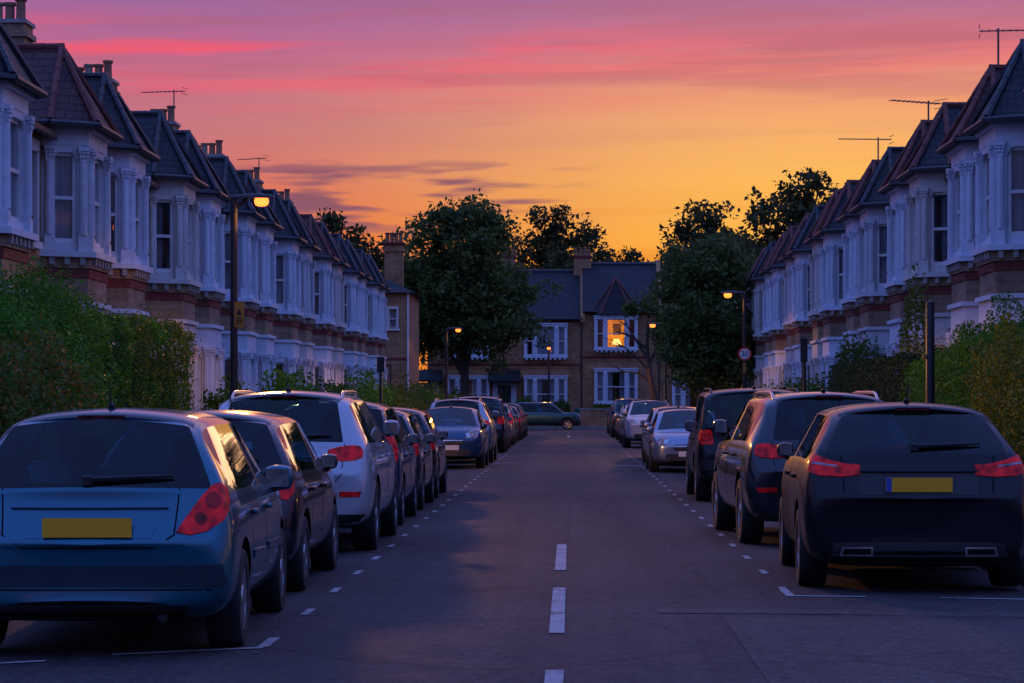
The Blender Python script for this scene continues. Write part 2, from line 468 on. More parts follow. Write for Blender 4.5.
# ---------------------------------------------------------------- cars
def poly_patch(outline, ray, res, off, thick, mats_fn, normal_push=True):
    """outline in 2D -> a finely cut sheet thrown onto a body; ray(a,b)->(hit, normal)"""
    bm = bmesh.new()
    bv = [bm.verts.new((a, b, 0)) for a, b in outline]
    bm.faces.new(bv)
    amin = min(p[0] for p in outline); amax = max(p[0] for p in outline)
    bmin = min(p[1] for p in outline); bmax = max(p[1] for p in outline)
    k = amin+res
    while k < amax-1e-4:
        bmesh.ops.bisect_plane(bm, geom=bm.verts[:]+bm.edges[:]+bm.faces[:], plane_co=(k,0,0), plane_no=(1,0,0)); k += res
    k = bmin+res
    while k < bmax-1e-4:
        bmesh.ops.bisect_plane(bm, geom=bm.verts[:]+bm.edges[:]+bm.faces[:], plane_co=(0,k,0), plane_no=(0,1,0)); k += res
    bm.verts.ensure_lookup_table(); bm.verts.index_update()
    hits = [ray(v.co.x, v.co.y) for v in bm.verts]
    vs = []; fs = []
    for h, n in hits: vs.append(h+n*off)
    nb = len(vs)
    for f in bm.faces: fs.append([v.index for v in f.verts])
    # orient
    if fs:
        a, b, c = [vs[i] for i in fs[0][:3]]
        nn = (b-a).cross(c-a)
        if nn.dot(hits[fs[0][0]][1]) < 0: fs = [f[::-1] for f in fs]
    cnt = {}
    for f in fs:
        for i in range(len(f)):
            e = (f[i], f[(i+1) % len(f)])
            cnt[e] = 1
    for h, n in hits: vs.append(h-n*thick)
    for (a, b) in list(cnt):
        if (b, a) not in cnt: fs.append([b, a, a+nb, b+nb])
    bm.free()
    return vs, fs

def make_rays(bvh, L):
    def rear(dirx=0.0, back=0.9):
        D = Vector((dirx, 1, 0)).normalized()
        def r(a, b):
            o = Vector((a, -L/2, b))-D*back
            h, n, i, d = bvh.ray_cast(o, D)
            if h is None:
                h, n, i, d = bvh.find_nearest(Vector((a, -L/2+0.25, b)))
            if n.dot(D) > 0: n = -n
            return h, n
        return r
    def front(dirx=0.0, back=0.9):
        D = Vector((dirx, -1, 0)).normalized()
        def r(a, b):
            o = Vector((a, L/2, b))-D*back
            h, n, i, d = bvh.ray_cast(o, D)
            if h is None:
                h, n, i, d = bvh.find_nearest(Vector((a, L/2-0.25, b)))
            if n.dot(D) > 0: n = -n
            return h, n
        return r
    def side(s):
        D = Vector((-s, 0, 0))
        def r(a, b):
            h, n, i, d = bvh.ray_cast(Vector((s*2, a, b)), D)
            if h is None:
                h, n, i, d = bvh.find_nearest(Vector((s*0.9, a, b)))
            if n.dot(D) > 0: n = -n
            return h, n
        return r
    return rear, front, side

def stroke(pts, w):
    """polyline -> thin outline polygons (quads)"""
    out = []
    for (a, b) in zip(pts[:-1], pts[1:]):
        dx, dy = b[0]-a[0], b[1]-a[1]; l = math.hypot(dx, dy) or 1
        nx, ny = -dy/l*w/2, dx/l*w/2
        ex, ey = dx/l*w/2, dy/l*w/2
        out.append([(a[0]+nx-ex,a[1]+ny-ey),(a[0]-nx-ex,a[1]-ny-ey),(b[0]-nx+ex,b[1]-ny+ey),(b[0]+nx+ex,b[1]+ny+ey)])
    return out

def roundrect(x0, x1, y0, y1, r=0.02, n=3):
    pts = []
    for cx, cy, a0 in ((x1-r,y1-r,0),(x0+r,y1-r,90),(x0+r,y0+r,180),(x1-r,y0+r,270)):
        for i in range(n+1):
            t = R(a0+90*i/n); pts.append((cx+r*math.cos(t), cy+r*math.sin(t)))
    return pts

def tyre_rim(parent, y, side, hw, rad, width, rim_r, spokes):
    x = side*(hw-width/2-0.015)
    w = empty('wheel', (x, y, rad), 0, parent); KID.setdefault(parent.name, []).append(w)
    t = MB(); h = width/2
    prof = [(rim_r-0.02,-h*0.75),(rim_r,-h),(rad*0.93,-h),(rad*0.985,-h*0.82),(rad,-h*0.5),(rad,h*0.5),(rad*0.985,h*0.82),(rad*0.93,h),(rim_r,h),(rim_r-0.02,h*0.75)]
    t.lathe((0,0,0), prof, M['rubber'], 40, 'x')
    t.build('tyre', w, 40)
    r = MB(); so = side*h
    ring = lambda ra, rb, xa, xb: [(ra,xa),(rb,xb)]
    n = 40
    prof = [(rim_r*1.0,0.80),(rim_r*0.97,0.93),(rim_r*0.90,0.90),(rim_r*0.88,0.4)]
    vs=[];fs=[]
    for rr, xx in prof:
        for k in range(n):
            a = 2*math.pi*k/n; vs.append((xx*so, rr*math.cos(a), rr*math.sin(a)))
    for i in range(len(prof)-1):
        for k in range(n):
            k2=(k+1)%n; q=(i*n+k,i*n+k2,(i+1)*n+k2,(i+1)*n+k)
            fs.append(q if side<0 else q[::-1])
    r.add(vs, fs, M['rim'])
    for k in range(spokes):
        for da in (-0.13, 0.13):
            a = 2*math.pi*k/spokes+da
            c, s_ = math.cos(a), math.sin(a)
            def P(rr, tt, xx): return (xx*so, rr*c-tt*s_, rr*s_+tt*c)
            wi, wo = 0.022, 0.016
            vs = [P(.03,-wi,.86),P(.03,wi,.86),P(rim_r*.92,wo,.90),P(rim_r*.92,-wo,.90),P(.03,-wi,.5),P(.03,wi,.5),P(rim_r*.92,wo,.5),P(rim_r*.92,-wo,.5)]
            fq = [(0,1,2,3),(0,3,7,4),(1,5,6,2)]
            r.add(vs, fq if side>0 else [q[::-1] for q in fq], M['rim'])
    r.lathe((0,0,0) , [(0.0,so*0.80),(0.075,so*0.84),(0.07,so*0.93),(0.0,so*0.96)] if side>0 else [(0.0,so*0.96),(0.07,so*0.93),(0.075,so*0.84),(0.0,so*0.80)], M['rim'], 16, 'x')
    r.lathe((0,0,0), [(0.0,so*0.35),(rim_r*0.9,so*0.35),(rim_r*0.9,so*0.36),(0.0,so*0.36)], M['under'], 24, 'x')
    r.build('rim', w, 40)
    return w

def build_car(T, name='parked_car'):
    """T: parameter dict. Returns root empty (at ground, y forward)"""
    L, H, hw, zb, belt = T['L'], T['H'], T['hw'], T['zb'], T['belt']
    paint = T['paint']
    r0 = -L/2; f0 = L/2
    wb, wt = T['wb'], T['wt']          # rear window base / top, distance from the tail
    zr = H
    x6 = T['x6']; x7 = T['x7']; rb = T['rb']; rt = T['rt']   # half widths
    zt6 = T['z6']                        # side glass top
    cow = f0-T['cowl']; rf = f0-T['rooff']
    zwb = T.get('zwb', belt+0.02)
    bon = T['bonnet']; nose = T['nose']
    taper = T.get('taper', 1.0)
    S = []
    def st(y, w, z0, b, cab=None):
        S.append(dict(y=y, hw=w, zb=z0, belt=b, cab=cab))
    b0 = T['bump']  # bumper top z
    st(r0+0.000, hw*T.get('r0w',.80), zb+0.13, b0-0.06)
    st(r0+0.045, hw*.915, zb+0.05, b0+0.02)
    if T.get('boot'):
        st(r0+0.10, hw*.955, zb+0.02, T['boot']-0.10)
        st(r0+0.17, hw*.97, zb, T['boot'])
    else:
        st(r0+0.07+0.25*wb, hw*.955, zb+0.02, (b0+zwb)/2+0.02)
    st(r0+wb, hw*.985, zb, belt, (T.get('rb6', rb+0.10*taper), zwb-0.005, rb, zwb+0.0, zwb+0.012))
    st(r0+wt, hw*.995, zb, belt, (x6-0.01, zt6-0.045, rt, zr-0.08-T.get('drop', .03), zr-0.032-T.get('drop', .03)))
    st(r0+wt+0.22, hw, zb, belt, (x6, zt6-0.01, x7, zr-0.055, zr-0.004))
    yB = T['yB']
    st(yB-0.86, hw, zb, belt, (x6, zt6, x7, zr-0.05, zr))
    st(yB-0.05, hw, zb, belt-0.005, (x6, zt6+0.008, x7, zr-0.05, zr))
    st(yB+0.05, hw, zb, belt-0.008, (x6, zt6+0.008, x7, zr-0.05, zr))
    st(rf, hw, zb, belt-0.02, (x6-0.005, zt6-0.015, x7-0.02, zr-0.07, zr-0.022))
    st(cow, hw*.985, zb, belt-0.045, (hw*.86, belt-0.02, hw*.78, belt+0.005, belt+0.05))
    st(cow+0.12, hw*.98, zb, belt-0.055)
    st((cow+f0)/2+0.05, hw*.965, zb, (bon*0.6+(belt-0.05)*0.4))
    st(f0-0.22, hw*.92, zb+0.02, nose+0.06)
    st(f0-0.07, hw*.83, zb+0.04, nose-0.06)
    st(f0, hw*.68, zb+0.10, nose-0.16)
    names = {}
    iW = [i for i, s in enumerate(S) if s['cab']]
    i0 = iW[0]   # window base
    ncol = 10
    verts = []; rows = []
    for s in S:
        w, z0, b = s['hw'], s['zb'], s['belt']; xb = w*T.get('tumble', .93)
        if s['cab']:
            a6, c6, a7, c7, c9 = s['cab']
        else:
            a6, c6, a7, c7, c9 = xb*.93, b+0.015, xb*.80, b+0.028, b+0.045
        P = [(0, z0), (w*.80, z0), (w*.965, z0+0.08), (w, z0+.42*(b-z0)), (w*.985, z0+.80*(b-z0)), (xb, b), (a6, c6), (a7, c7), (a7*.5, c7*.3+c9*.7), (0, c9)]
        rows.append([(x, s['y'], z) for x, z in P])
    # bow the tail and nose in plan: centre points further out
    for si, amt in ((0, -0.05), (1, -0.045), (2, -0.03), (3 if not T.get('boot') else 4, -0.02), (len(S)-1, 0.05), (len(S)-2, 0.05), (len(S)-3, 0.04)):
        for j in range(ncol):
            x, y, z = rows[si][j]
            rows[si][j] = (x, y+amt*(1-(abs(x)/hw)**2), z)
    # windows bow too
    for si, amt in ((i0, -0.05), (i0+1, -0.04), (iW[-1], 0.10), (iW[-2], 0.05)):
        for j in (7, 8, 9):
            x, y, z = rows[si][j]
            rows[si][j] = (x, y+amt*(1-(abs(x)/rb)**2)*0.9, z)
    bm = bmesh.new()
    cv = bm.verts.layers.float.new('crease_vert')
    VR = []; VL = []
    for r in rows:
        a = [bm.verts.new(p) for p in r]
        bl = [a[j] if j in (0, ncol-1) else bm.verts.new((-r[j][0], r[j][1], r[j][2])) for j in range(ncol)]
        VR.append(a); VL.append(bl)
    SL = ['paint', 'under', 'rear_window', 'windscreen', 'qglass', 'rglass', 'fglass', 'rdoor', 'fdoor', 'blackout', 'clad']
    iB = iW[4]  # B pillar rear station
    def slot(i, j):
        c = 'paint'
        if j in (0,): c = 'under'
        if T.get('clad') and j == 1: c = 'clad'
        if i == i0 and j in (7, 8): c = 'rear_window'
        if i == iW[-2] and j in (7, 8): c = 'windscreen'
        if j == 5:
            if i == i0+2 and T.get('quarter', True): c = 'qglass'
            if i == i0+1 and T.get('quarter2'): c = 'qglass'
            if i == i0+3: c = 'rglass'
            if i == i0+4: c = 'blackout'
            if i in (i0+5, i0+6): c = 'fglass'
        if j in (2, 3, 4):
            if i == i0+3: c = 'rdoor'
            if i in (i0+5, i0+6): c = 'fdoor'
        return SL.index(c)
    for i in range(len(S)-1):
        for j in range(ncol-1):
            f = bm.faces.new((VR[i][j], VR[i+1][j], VR[i+1][j+1], VR[i][j+1])); f.material_index = slot(i, j)
            f2 = bm.faces.new((VL[i][j+1], VL[i+1][j+1], VL[i+1][j], VL[i][j])); f2.material_index = slot(i, j)
    for si, flip in ((0, False), (len(S)-1, True)):
        for j in range(ncol-1):
            if j == 0: q = [VL[si][1], VR[si][0], VR[si][1]]
            q = [VL[si][j], VR[si][j], VR[si][j+1], VL[si][j+1]]
            q2 = []
            for v in q:
                if v not in q2: q2.append(v)
            if len(q2) < 3: continue
            if flip: q2 = q2[::-1]
            f = bm.faces.new(q2); f.material_index = 0 if j > 0 else 1
    bmesh.ops.recalc_face_normals(bm, faces=bm.faces[:])
    cl = bm.edges.layers.float.new('crease_edge')
    glassset = {SL.index(x) for x in ('rear_window', 'windscreen', 'qglass', 'rglass', 'fglass', 'blackout')}
    for e in bm.edges:
        if len(e.link_faces) == 2:
            a, b = e.link_faces[0].material_index, e.link_faces[1].material_index
            if a != b and (a in glassset or b in glassset): e[cl] = 0.85
    for rr in (VR, VL):
        for si in (i0, i0+1, iW[-1], iW[-2]): rr[si][7][cv] = T.get('corner', .55)
        for si in (i0+2 if not T.get('quarter2') else i0+1, iW[-1]):
            for jj in (5, 6): rr[si][jj][cv] = .4
    belts = {v for r in (VR, VL) for q in r for v in (q[5],)}
    for e in bm.edges:
        if e.verts[0] in belts and e.verts[1] in belts and e[cl] < .3: e[cl] = T.get('beltcrease', 0.35)
    me = bpy.data.meshes.new('cage'); bm.to_mesh(me); bm.free()
    for s in SL: me.materials.append(None)
    ob = bpy.data.objects.new('cage', me); COL.objects.link(ob)
    md = ob.modifiers.new('s', 'SUBSURF'); md.levels = md.render_levels = T.get('sub', 2)
    dg = bpy.context.evaluated_depsgraph_get(); dg.update()
    sm = bpy.data.meshes.new_from_object(ob.evaluated_get(dg), depsgraph=dg)
    bvh = BVHTree.FromPolygons([v.co.copy() for v in sm.vertices], [p.vertices[:] for p in sm.polygons])
    # wheel wells
    cb = bmesh.new()
    rad = T['rad']; ar, af = r0+T['ar'], f0-T['af']
    for y in (ar, af):
        for s in (-1, 1):
            rr = rad+T.get('gap', .055)
            mtx = Matrix.Translation((s*(hw-0.28+0.3), y, rad+0.012)) @ Matrix.Rotation(math.pi/2, 4, 'Y')
            bmesh.ops.create_cone(cb, cap_ends=True, segments=48, radius1=rr, radius2=rr, depth=0.6, matrix=mtx)
    cm = bpy.data.meshes.new('cut'); cb.to_mesh(cm); cb.free()
    for p in cm.polygons: p.material_index = SL.index('under')
    for s in SL: cm.materials.append(None)
    co = bpy.data.objects.new('cut', cm); COL.objects.link(co)
    ob.data = sm; ob.modifiers.clear()
    bo = ob.modifiers.new('b', 'BOOLEAN'); bo.object = co; bo.operation = 'DIFFERENCE'; bo.solver = 'EXACT'; bo.material_mode = 'INDEX'
    dg = bpy.context.evaluated_depsgraph_get(); dg.update()
    fm = bpy.data.meshes.new_from_object(ob.evaluated_get(dg), depsgraph=dg)
    bpy.data.objects.remove(ob); bpy.data.objects.remove(co)
    # split by slot and side
    groups = {}
    V = [v.co.copy() for v in fm.vertices]
    for p in fm.polygons:
        n = SL[p.material_index]
        cx = p.center.x
        if n in ('qglass', 'rglass', 'fglass', 'rdoor', 'fdoor'): key = (n, 1 if cx > 0 else -1)
        else: key = (n if n in ('rear_window', 'windscreen') else 'body', 0)
        groups.setdefault(key, []).append((list(p.vertices), n))
    root = empty(name)
    def emit(key, nm, matmap, parent):
        idx = {}; m = MB()
        for k, (vsq, n) in enumerate(groups[key]):
            q = []
            for v in vsq:
                if v not in idx: idx[v] = len(m.v); m.v.append(tuple(V[v]))
                q.append(idx[v])
            m.f.append(q); m.m.append(m.mi(matmap(n)))
        return m
    pm = lambda n: {'paint': paint, 'under': M['under'], 'blackout': M['plastic'], 'clad': M['plastic'], 'rdoor': paint, 'fdoor': paint}.get(n, M['carglass'])
    rear, front, side = make_rays(bvh, L)
    body = emit(('body', 0), 'body', pm, root)
    def onto(m, outline, ray, mat, off=0.004, thick=0.006, res=0.06):
        vs, fs = poly_patch(outline, ray, res, off, thick, None)
        m.add(vs, fs, mat)
    # shut lines of the tailgate and bonnet
    for q in T.get('tailgate_lines', []):
        for seg in stroke(q, 0.009): onto(body, seg, rear(), M['under'], 0.0015, 0.002, 0.09)
    bo_ = body.build('body', root, 32)
    doors = {}
    for s in (-1, 1):
        for key, nm in (('rdoor', 'rear_door'), ('fdoor', 'front_door')):
            d = emit((key, s), nm, pm, root)
            ya = yB-0.86 if key == 'rdoor' else yB+0.05
            yb = yB-0.05 if key == 'rdoor' else cow
            z1 = belt-0.03; z0 = zb+0.12
            for ln in ([(ya+.004, z0), (ya+.004, z1)], [(yb-.004, z0), (yb-.004, z1)], [(ya, z0), (yb, z0)]):
                for seg in stroke(ln, 0.008): onto(d, seg, side(s), M['under'], 0.0015, 0.002, 0.12)
            if T.get('sidestrip'):
                onto(d, [(ya+.03, .52), (yb-.03, .50), (yb-.03, .55), (ya+.03, .57)], side(s), paint, 0.012, 0.012, 0.12)
            do = d.build(nm, root, 32); doors[(key, s)] = do
            h = MB()
            hy = ya+0.13; hz = belt-0.15
            hit, nn = side(s)(hy, hz)
            h.rbox((hit.x+s*0.022, hy, hz), (0.035, 0.19, 0.035), paint if not T.get('chromehandles') else M['chrome'], 0.4, 1)
            h.build('door_handle', do, 50)
        if ('qglass', s) in groups: emit(('qglass', s), 'quarter_window', pm, root).build('quarter_window', root, 60)
        emit(('rglass', s), 'side_window', pm, root).build('side_window', root, 60)
        emit(('fglass', s), 'side_window', pm, root).build('side_window', root, 60)
    emit(('rear_window', 0), 'rear_window', pm, root).build('rear_window', root, 60)
    emit(('windscreen', 0), 'windscreen', pm, root).build('windscreen', root, 60)
    # lights
    for nm, ol, dirx, mat, off in T['tail']:
        for s in (1, -1):
            m = MB()
            o2 = [(a*s, b) for a, b in ol]
            onto(m, o2, rear(-dirx*s), M[mat], off, 0.02, 0.035)
            for ex in T.get('tail_extra', []):
                if ex[0] == nm:
                    onto(m, [(a*s, b) for a, b in ex[1]], rear(-dirx*s), M[ex[2]], off+0.004, 0.006, 0.03)
            m.build(nm, root, 40)
    for s in (1, -1):
        m = MB()
        onto(m, [(a*s, b) for a, b in T['head']], front(-0.45*s), M['clearlens'], 0.006, 0.02, 0.05)
        onto(m, [(a*s*0.93, b) for a, b in roundrect(T['head'][0][0]+.09, T['head'][0][0]+.19, T['head'][0][1]+.02, T['head'][0][1]+.12, .045)], front(-0.45*s), M['chrome'], 0.010, 0.006, 0.03)
        m.build('headlight', root, 40)
    # front end
    m = MB(); nz = nose
    onto(m, roundrect(-hw*.42, hw*.42, nz-.20, nz-.07, .05), front(), M['plastic'], 0.004, 0.01, 0.06)
    onto(m, roundrect(-hw*.42, hw*.42, nz-.115, nz-.10, .005), front(), M['chrome'], 0.010, 0.008, 0.08)
    m.build('grille', root, 40)
    m = MB()
    onto(m, roundrect(-hw*.62, hw*.62, zb+.10, zb+.24, .05), front(), M['plastic'], 0.004, 0.01, 0.08)
    m.build('front_intake', root, 40)
    # rear trim
    for nm, ol, mat, off, thick in T.get('rear_trim', []):
        m = MB(); onto(m, ol, rear(), paint if mat == 'paint' else M[mat], off, thick, 0.06); m.build(nm, root, 35)
    # number plates
    def plate(y, z, mat, nm, dirn, band):
        m = MB()
        w2, h2 = .26, .056
        ya, yb = (y-0.012, y) if dirn < 0 else (y, y+0.012)
        m.box(-w2, w2, ya, yb, z-h2, z+h2, mat)
        if band: m.box(-w2+.002, -w2+.045, ya-0.0022, ya, z-h2+.002, z+h2-.002, M['plate_b'])
        return m.build(nm, root)
    pz = T['plate_z']
    hy = max(0, 0)
    hit, nn = rear()(0, pz)
    tilt = T.get('plate_tilt', 0.0)
    y0 = min(rear()(0, pz-.056)[0].y, rear()(.2, pz-.056)[0].y, rear()(0, pz+.056)[0].y)
    p = plate(y0-0.004, pz, M['plate_y'], 'number_plate', -1, T.get('plate_band'))
    y1 = max(front()(0, nz-.32)[0].y, front()(0, nz-.22)[0].y)
    plate(y1+0.004, nz-.27, M['plate_w'], 'number_plate', 1, False)
    # spoiler lip over the rear window
    if T.get('spoiler', True):
        m = MB(); k = 17; xs = [(-1+2*i/(k-1))*(rt+0.02) for i in range(k)]
        yS = r0+wt+0.10
        V1 = []; F1 = []
        for x in xs:
            h, n = None, None
            hh = bvh.ray_cast(Vector((x, yS+0.06, 3)), Vector((0, 0, -1)))
            z = hh[0].z if hh[0] else zr-0.06
            e = (abs(x)/(rt+0.02))**2
            ln = T.get('sp_len', .13)*(1-.45*e)
            V1 += [(x, yS+0.06, z+0.004), (x, yS-ln+0.02, z-0.012), (x, yS-ln, z-0.03), (x, yS-ln+0.02, z-0.055), (x, yS+0.06, z-0.05)]
        for i in range(k-1):
            for j in range(5):
                a, b = i*5+j, i*5+(j+1) % 5
                F1.append((a, a+5, b+5, b))
        F1 += [(0, 1, 2, 3, 4), tuple((k-1)*5+j for j in (4, 3, 2, 1, 0))]
        m.add(V1, F1, paint if not T.get('sp_black') else M['plastic'])
        sp = m.build('spoiler', root, 45)
        m = MB(); hh = bvh.ray_cast(Vector((0, yS+.06, 3)), Vector((0, 0, -1)))[0]
        ln = T.get('sp_len', .13)
        m.box(-.14, .14, yS-ln-0.006, yS-ln+.02, hh.z-.048, hh.z-.022, M['brakelens'])
        m.build('brake_light', sp)
    # wiper
    if T.get('wiper', True):
        m = MB(); zz = zwb+0.05
        pts = []
        for i in range(8):
            x = -.02+i*.075*T.get('wip', 1)
            h, n = rear()(x, zz+0.0+0.003*i)
            pts.append(h+n*0.02)
        m.tube(pts, [0.022, .020, .018, .017, .016, .014, .012, .008], M['plastic'], 6)
        h, n = rear()(-.02, zz+.01); m.lathe((h.x, h.y-0.03, h.z-.03), [(0.03, 0), (.032, .05), (.02, .06)], M['plastic'], 10)
        m.build('wiper', root, 40)
    # aerial
    m = MB(); ya = T.get('aer', r0+wt+0.35)
    h = bvh.ray_cast(Vector((0, ya, 3)), Vector((0, 0, -1)))[0]
    if T.get('fin'):
        m.tube([h+Vector((0, .10, -.01)), h+Vector((0, .0, .03)), h+Vector((0, -.05, .055))], [.03, .022, .006], M['plastic'], 8)
    else:
        m.tube([h+Vector((0, .05, -.01)), h+Vector((0, 0, .022)), h+Vector((0, -.02, .03))], [.03, .022, .010], M['plastic'], 8)
        m.tube([h+Vector((0, -.015, .03)), h+Vector((0, -.09, T.get('aer_h', .13)))], [.005, .003], M['plastic'], 6)
    m.build('antenna', root, 50)
    # roof rails
    if T.get('rails'):
        for s in (-1, 1):
            m = MB(); pts = []
            ya, yb = r0+wt+0.15, rf-0.05
            for i in range(13):
                y = ya+(yb-ya)*i/12
                h = bvh.ray_cast(Vector((s*(x7-0.015), y, 3)), Vector((0, 0, -1)))[0]
                up = 0.055*min(1, math.sin(math.pi*min(max(i/12, 0), 1))*3.2)
                pts.append(Vector((s*(x7-0.015), y, h.z-0.01+up)))
            m.tube(pts, 0.018, M[T.get('railmat', 'chrome')], 8)
            m.build('roof_rail', root, 60)
    # mirrors
    for s in (-1, 1):
        my = rf+T.get('mir_y', .50); mz = belt+T.get('mir_z', .0); mx = hw+T.get('mir_x', -0.045)
        m = MB(); m.rbox((s*mx, my, mz+.03), (T.get('mir_w', .145), .11, T.get('mir_h', .125)), T.get('mirmat') and M[T['mirmat']] or paint, 0.72, 3)
        m.tube([(s*(hw*.93), my+.02, mz-.05), (s*(mx-.03), my+.01, mz-.03)], [.035, .03], M['plastic'], 8)
        w = m.build('wing_mirror', root, 50)
        m = MB()
        vs = [(s*mx+a*T.get('mir_w', .145)*.40, my-.067, mz+.03+b*T.get('mir_h', .125)*.38) for a, b in ((-.9,-1),(.9,-1),(1,-.8),(1,.8),(.9,1),(-.9,1),(-1,.8),(-1,-.8))]
        m.add(vs, [tuple(range(8))], M['mirror']); m.build('mirror_glass', w)
    # wheels
    for y in (ar, af):
        for s in (-1, 1):
            tyre_rim(root, y, s, hw, rad, T.get('tw', .205), rad*.66, T.get('spokes', 5))
    if T.get('arch'):
        for y in (ar, af):
            for s in (-1, 1):
                m = MB(); rr = rad+.055; k = 22; vs = []; fs = []
                for i in range(k+1):
                    a = math.pi*(-.06+1.12*i/k)
                    for rad_, ox in ((rr-.004, .012), (rr+.055, .012), (rr+.06, -.02), (rr-.004, -.04)):
                        yy, zz = y+rad_*math.cos(a), rad+.012+rad_*math.sin(a)
                        h, n = side(s)(yy, max(zz, zb+.12))
                        vs.append((h.x+s*ox, yy, max(zz, zb+.01)))
                for i in range(k):
                    for j in range(4):
                        q = (i*4+j, i*4+(j+1)%4, (i+1)*4+(j+1)%4, (i+1)*4+j)
                        fs.append(q if s < 0 else q[::-1])
                m.add(vs, fs, M['plastic']); m.build('wheel_arch', root, 40)
    # exhaust
    for ex in T.get('exhaust', []):
        m = MB(); h, n = rear()(ex[0], zb+.16)
        m.tube([(ex[0], r0+.30, ex[1]), (ex[0], r0+.035, ex[1])], ex[2], M['chrome'] if ex[3] else M['plastic'], 12)
        m.build('exhaust_pipe', root, 40)
    # interior
    sf = T.get('seatmat', 'seat')
    for s in (-1, 1):
        m = MB(); yy = yB+.12
        m.rbox((s*.36, yy, belt-.22), (.50, .14, .66), M['seat'], .3, 2, Matrix.Rotation(R(-12), 3, 'X'))
        m.rbox((s*.36, yy-.06, belt+.22), (.27, .09, .19), M['seat'], .4, 2)
        m.rbox((s*.36, yy+.26, belt-.46), (.5, .52, .16), M['seat'], .3, 1)
        m.build('seat', root, 50)
    m = MB(); yy = yB-.80
    m.rbox((0, yy, belt-.25), (1.25, .14, .58), M['seat'], .25, 2, Matrix.Rotation(R(-12), 3, 'X'))
    for x in (-.42, .42): m.rbox((x, yy-.04, belt+.10), (.25, .08, .15), M[sf] if x < 0 else M['seat'], .4, 2)
    m.build('rear_seat', root, 50)
    m = MB(); m.rbox((0, cow-.22, belt-.11), (1.36, .42, .2), M['under'], .3, 1)
    m.tube([(.36+.18*math.cos(t), cow-.52+.05*math.sin(t), belt-.02+.18*math.sin(t)) for t in [2*math.pi*i/16 for i in range(17)]], .014, M['plastic'], 6)
    m.rbox((0, rf+.12, zr-.13), (.22, .03, .06), M['plastic'], .4, 1)
    m.build('dashboard', root, 50)
    return root

BASE = dict(quarter2=True, L=4.03, H=1.47, hw=.86, zb=.20, belt=.96, wb=.14, wt=.50, x6=.60, z6=1.36, x7=.51, rb=.72, rt=.53,
            cowl=.88, rooff=1.62, bonnet=.90, nose=.76, bump=.68, yB=-.06, rad=.305, ar=.66, af=.82, plate_z=.77, zwb=.98)
def car_type(**k):
    d = dict(BASE); d.update(k); return d

def rear_std(hw, zlo, zhi):
    return []

HATCH_A = car_type(  # rounded small hatch, first on the left
    sub=3, tail_extra=[('tail_light', [(0.795,0.915),(0.788,0.940),(0.770,0.958),(0.745,0.965),(0.720,0.958),(0.702,0.940),(0.695,0.915),(0.702,0.890),(0.720,0.872),(0.745,0.865),(0.770,0.872),(0.788,0.890)], 'taildeep'), ('tail_light', [(0.703,0.810),(0.698,0.829),(0.684,0.843),(0.665,0.848),(0.646,0.843),(0.632,0.829),(0.627,0.810),(0.632,0.791),(0.646,0.777),(0.665,0.772),(0.684,0.777),(0.698,0.791)], 'taildeep')], tail=[('tail_light', [(.515,.735),(.60,.72),(.70,.742),(.80,.80),(.835,.86),(.85,.94),(.835,.99),(.79,1.015),(.745,1.005),(.69,.955),(.62,.87)], .25, 'taillens', .012)],
    head=[(.40,.72),(.72,.74),(.80,.86),(.70,.90),(.50,.82)],
    rear_trim=[('bumper_strip', [(-.80,.42),(.80,.42),(.775,.545),(-.775,.545)], 'groove_shade', .010, .012),
               ('plate_recess', [(-.36,.70),(.36,.70),(.47,.875),(-.47,.875)], 'paint', .003, .003),
               ('tailgate_grip', [(-.46,.872),(.46,.872),(.44,.905),(-.44,.905)], 'paint', .026, .03),
               ('lower_valance', [(-.62,.225),(.62,.225),(.58,.31),(-.58,.31)], 'plastic', .006, .008)],
    tailgate_lines=[[(-.52,.985),(-.50,.72),(-.38,.645),(.38,.645),(.50,.72),(.52,.985)], [(-.72,.40),(.72,.40)]],
    exhaust=[(.43,.235,.03,False)], plate_z=.765, seatmat='seat_light', sidestrip=True, chromehandles=False, mir_w=.20, mir_h=.165, mir_z=-.02, mir_x=-.02, aer_h=.17, spokes=6, wip=.95, r0w=.84)
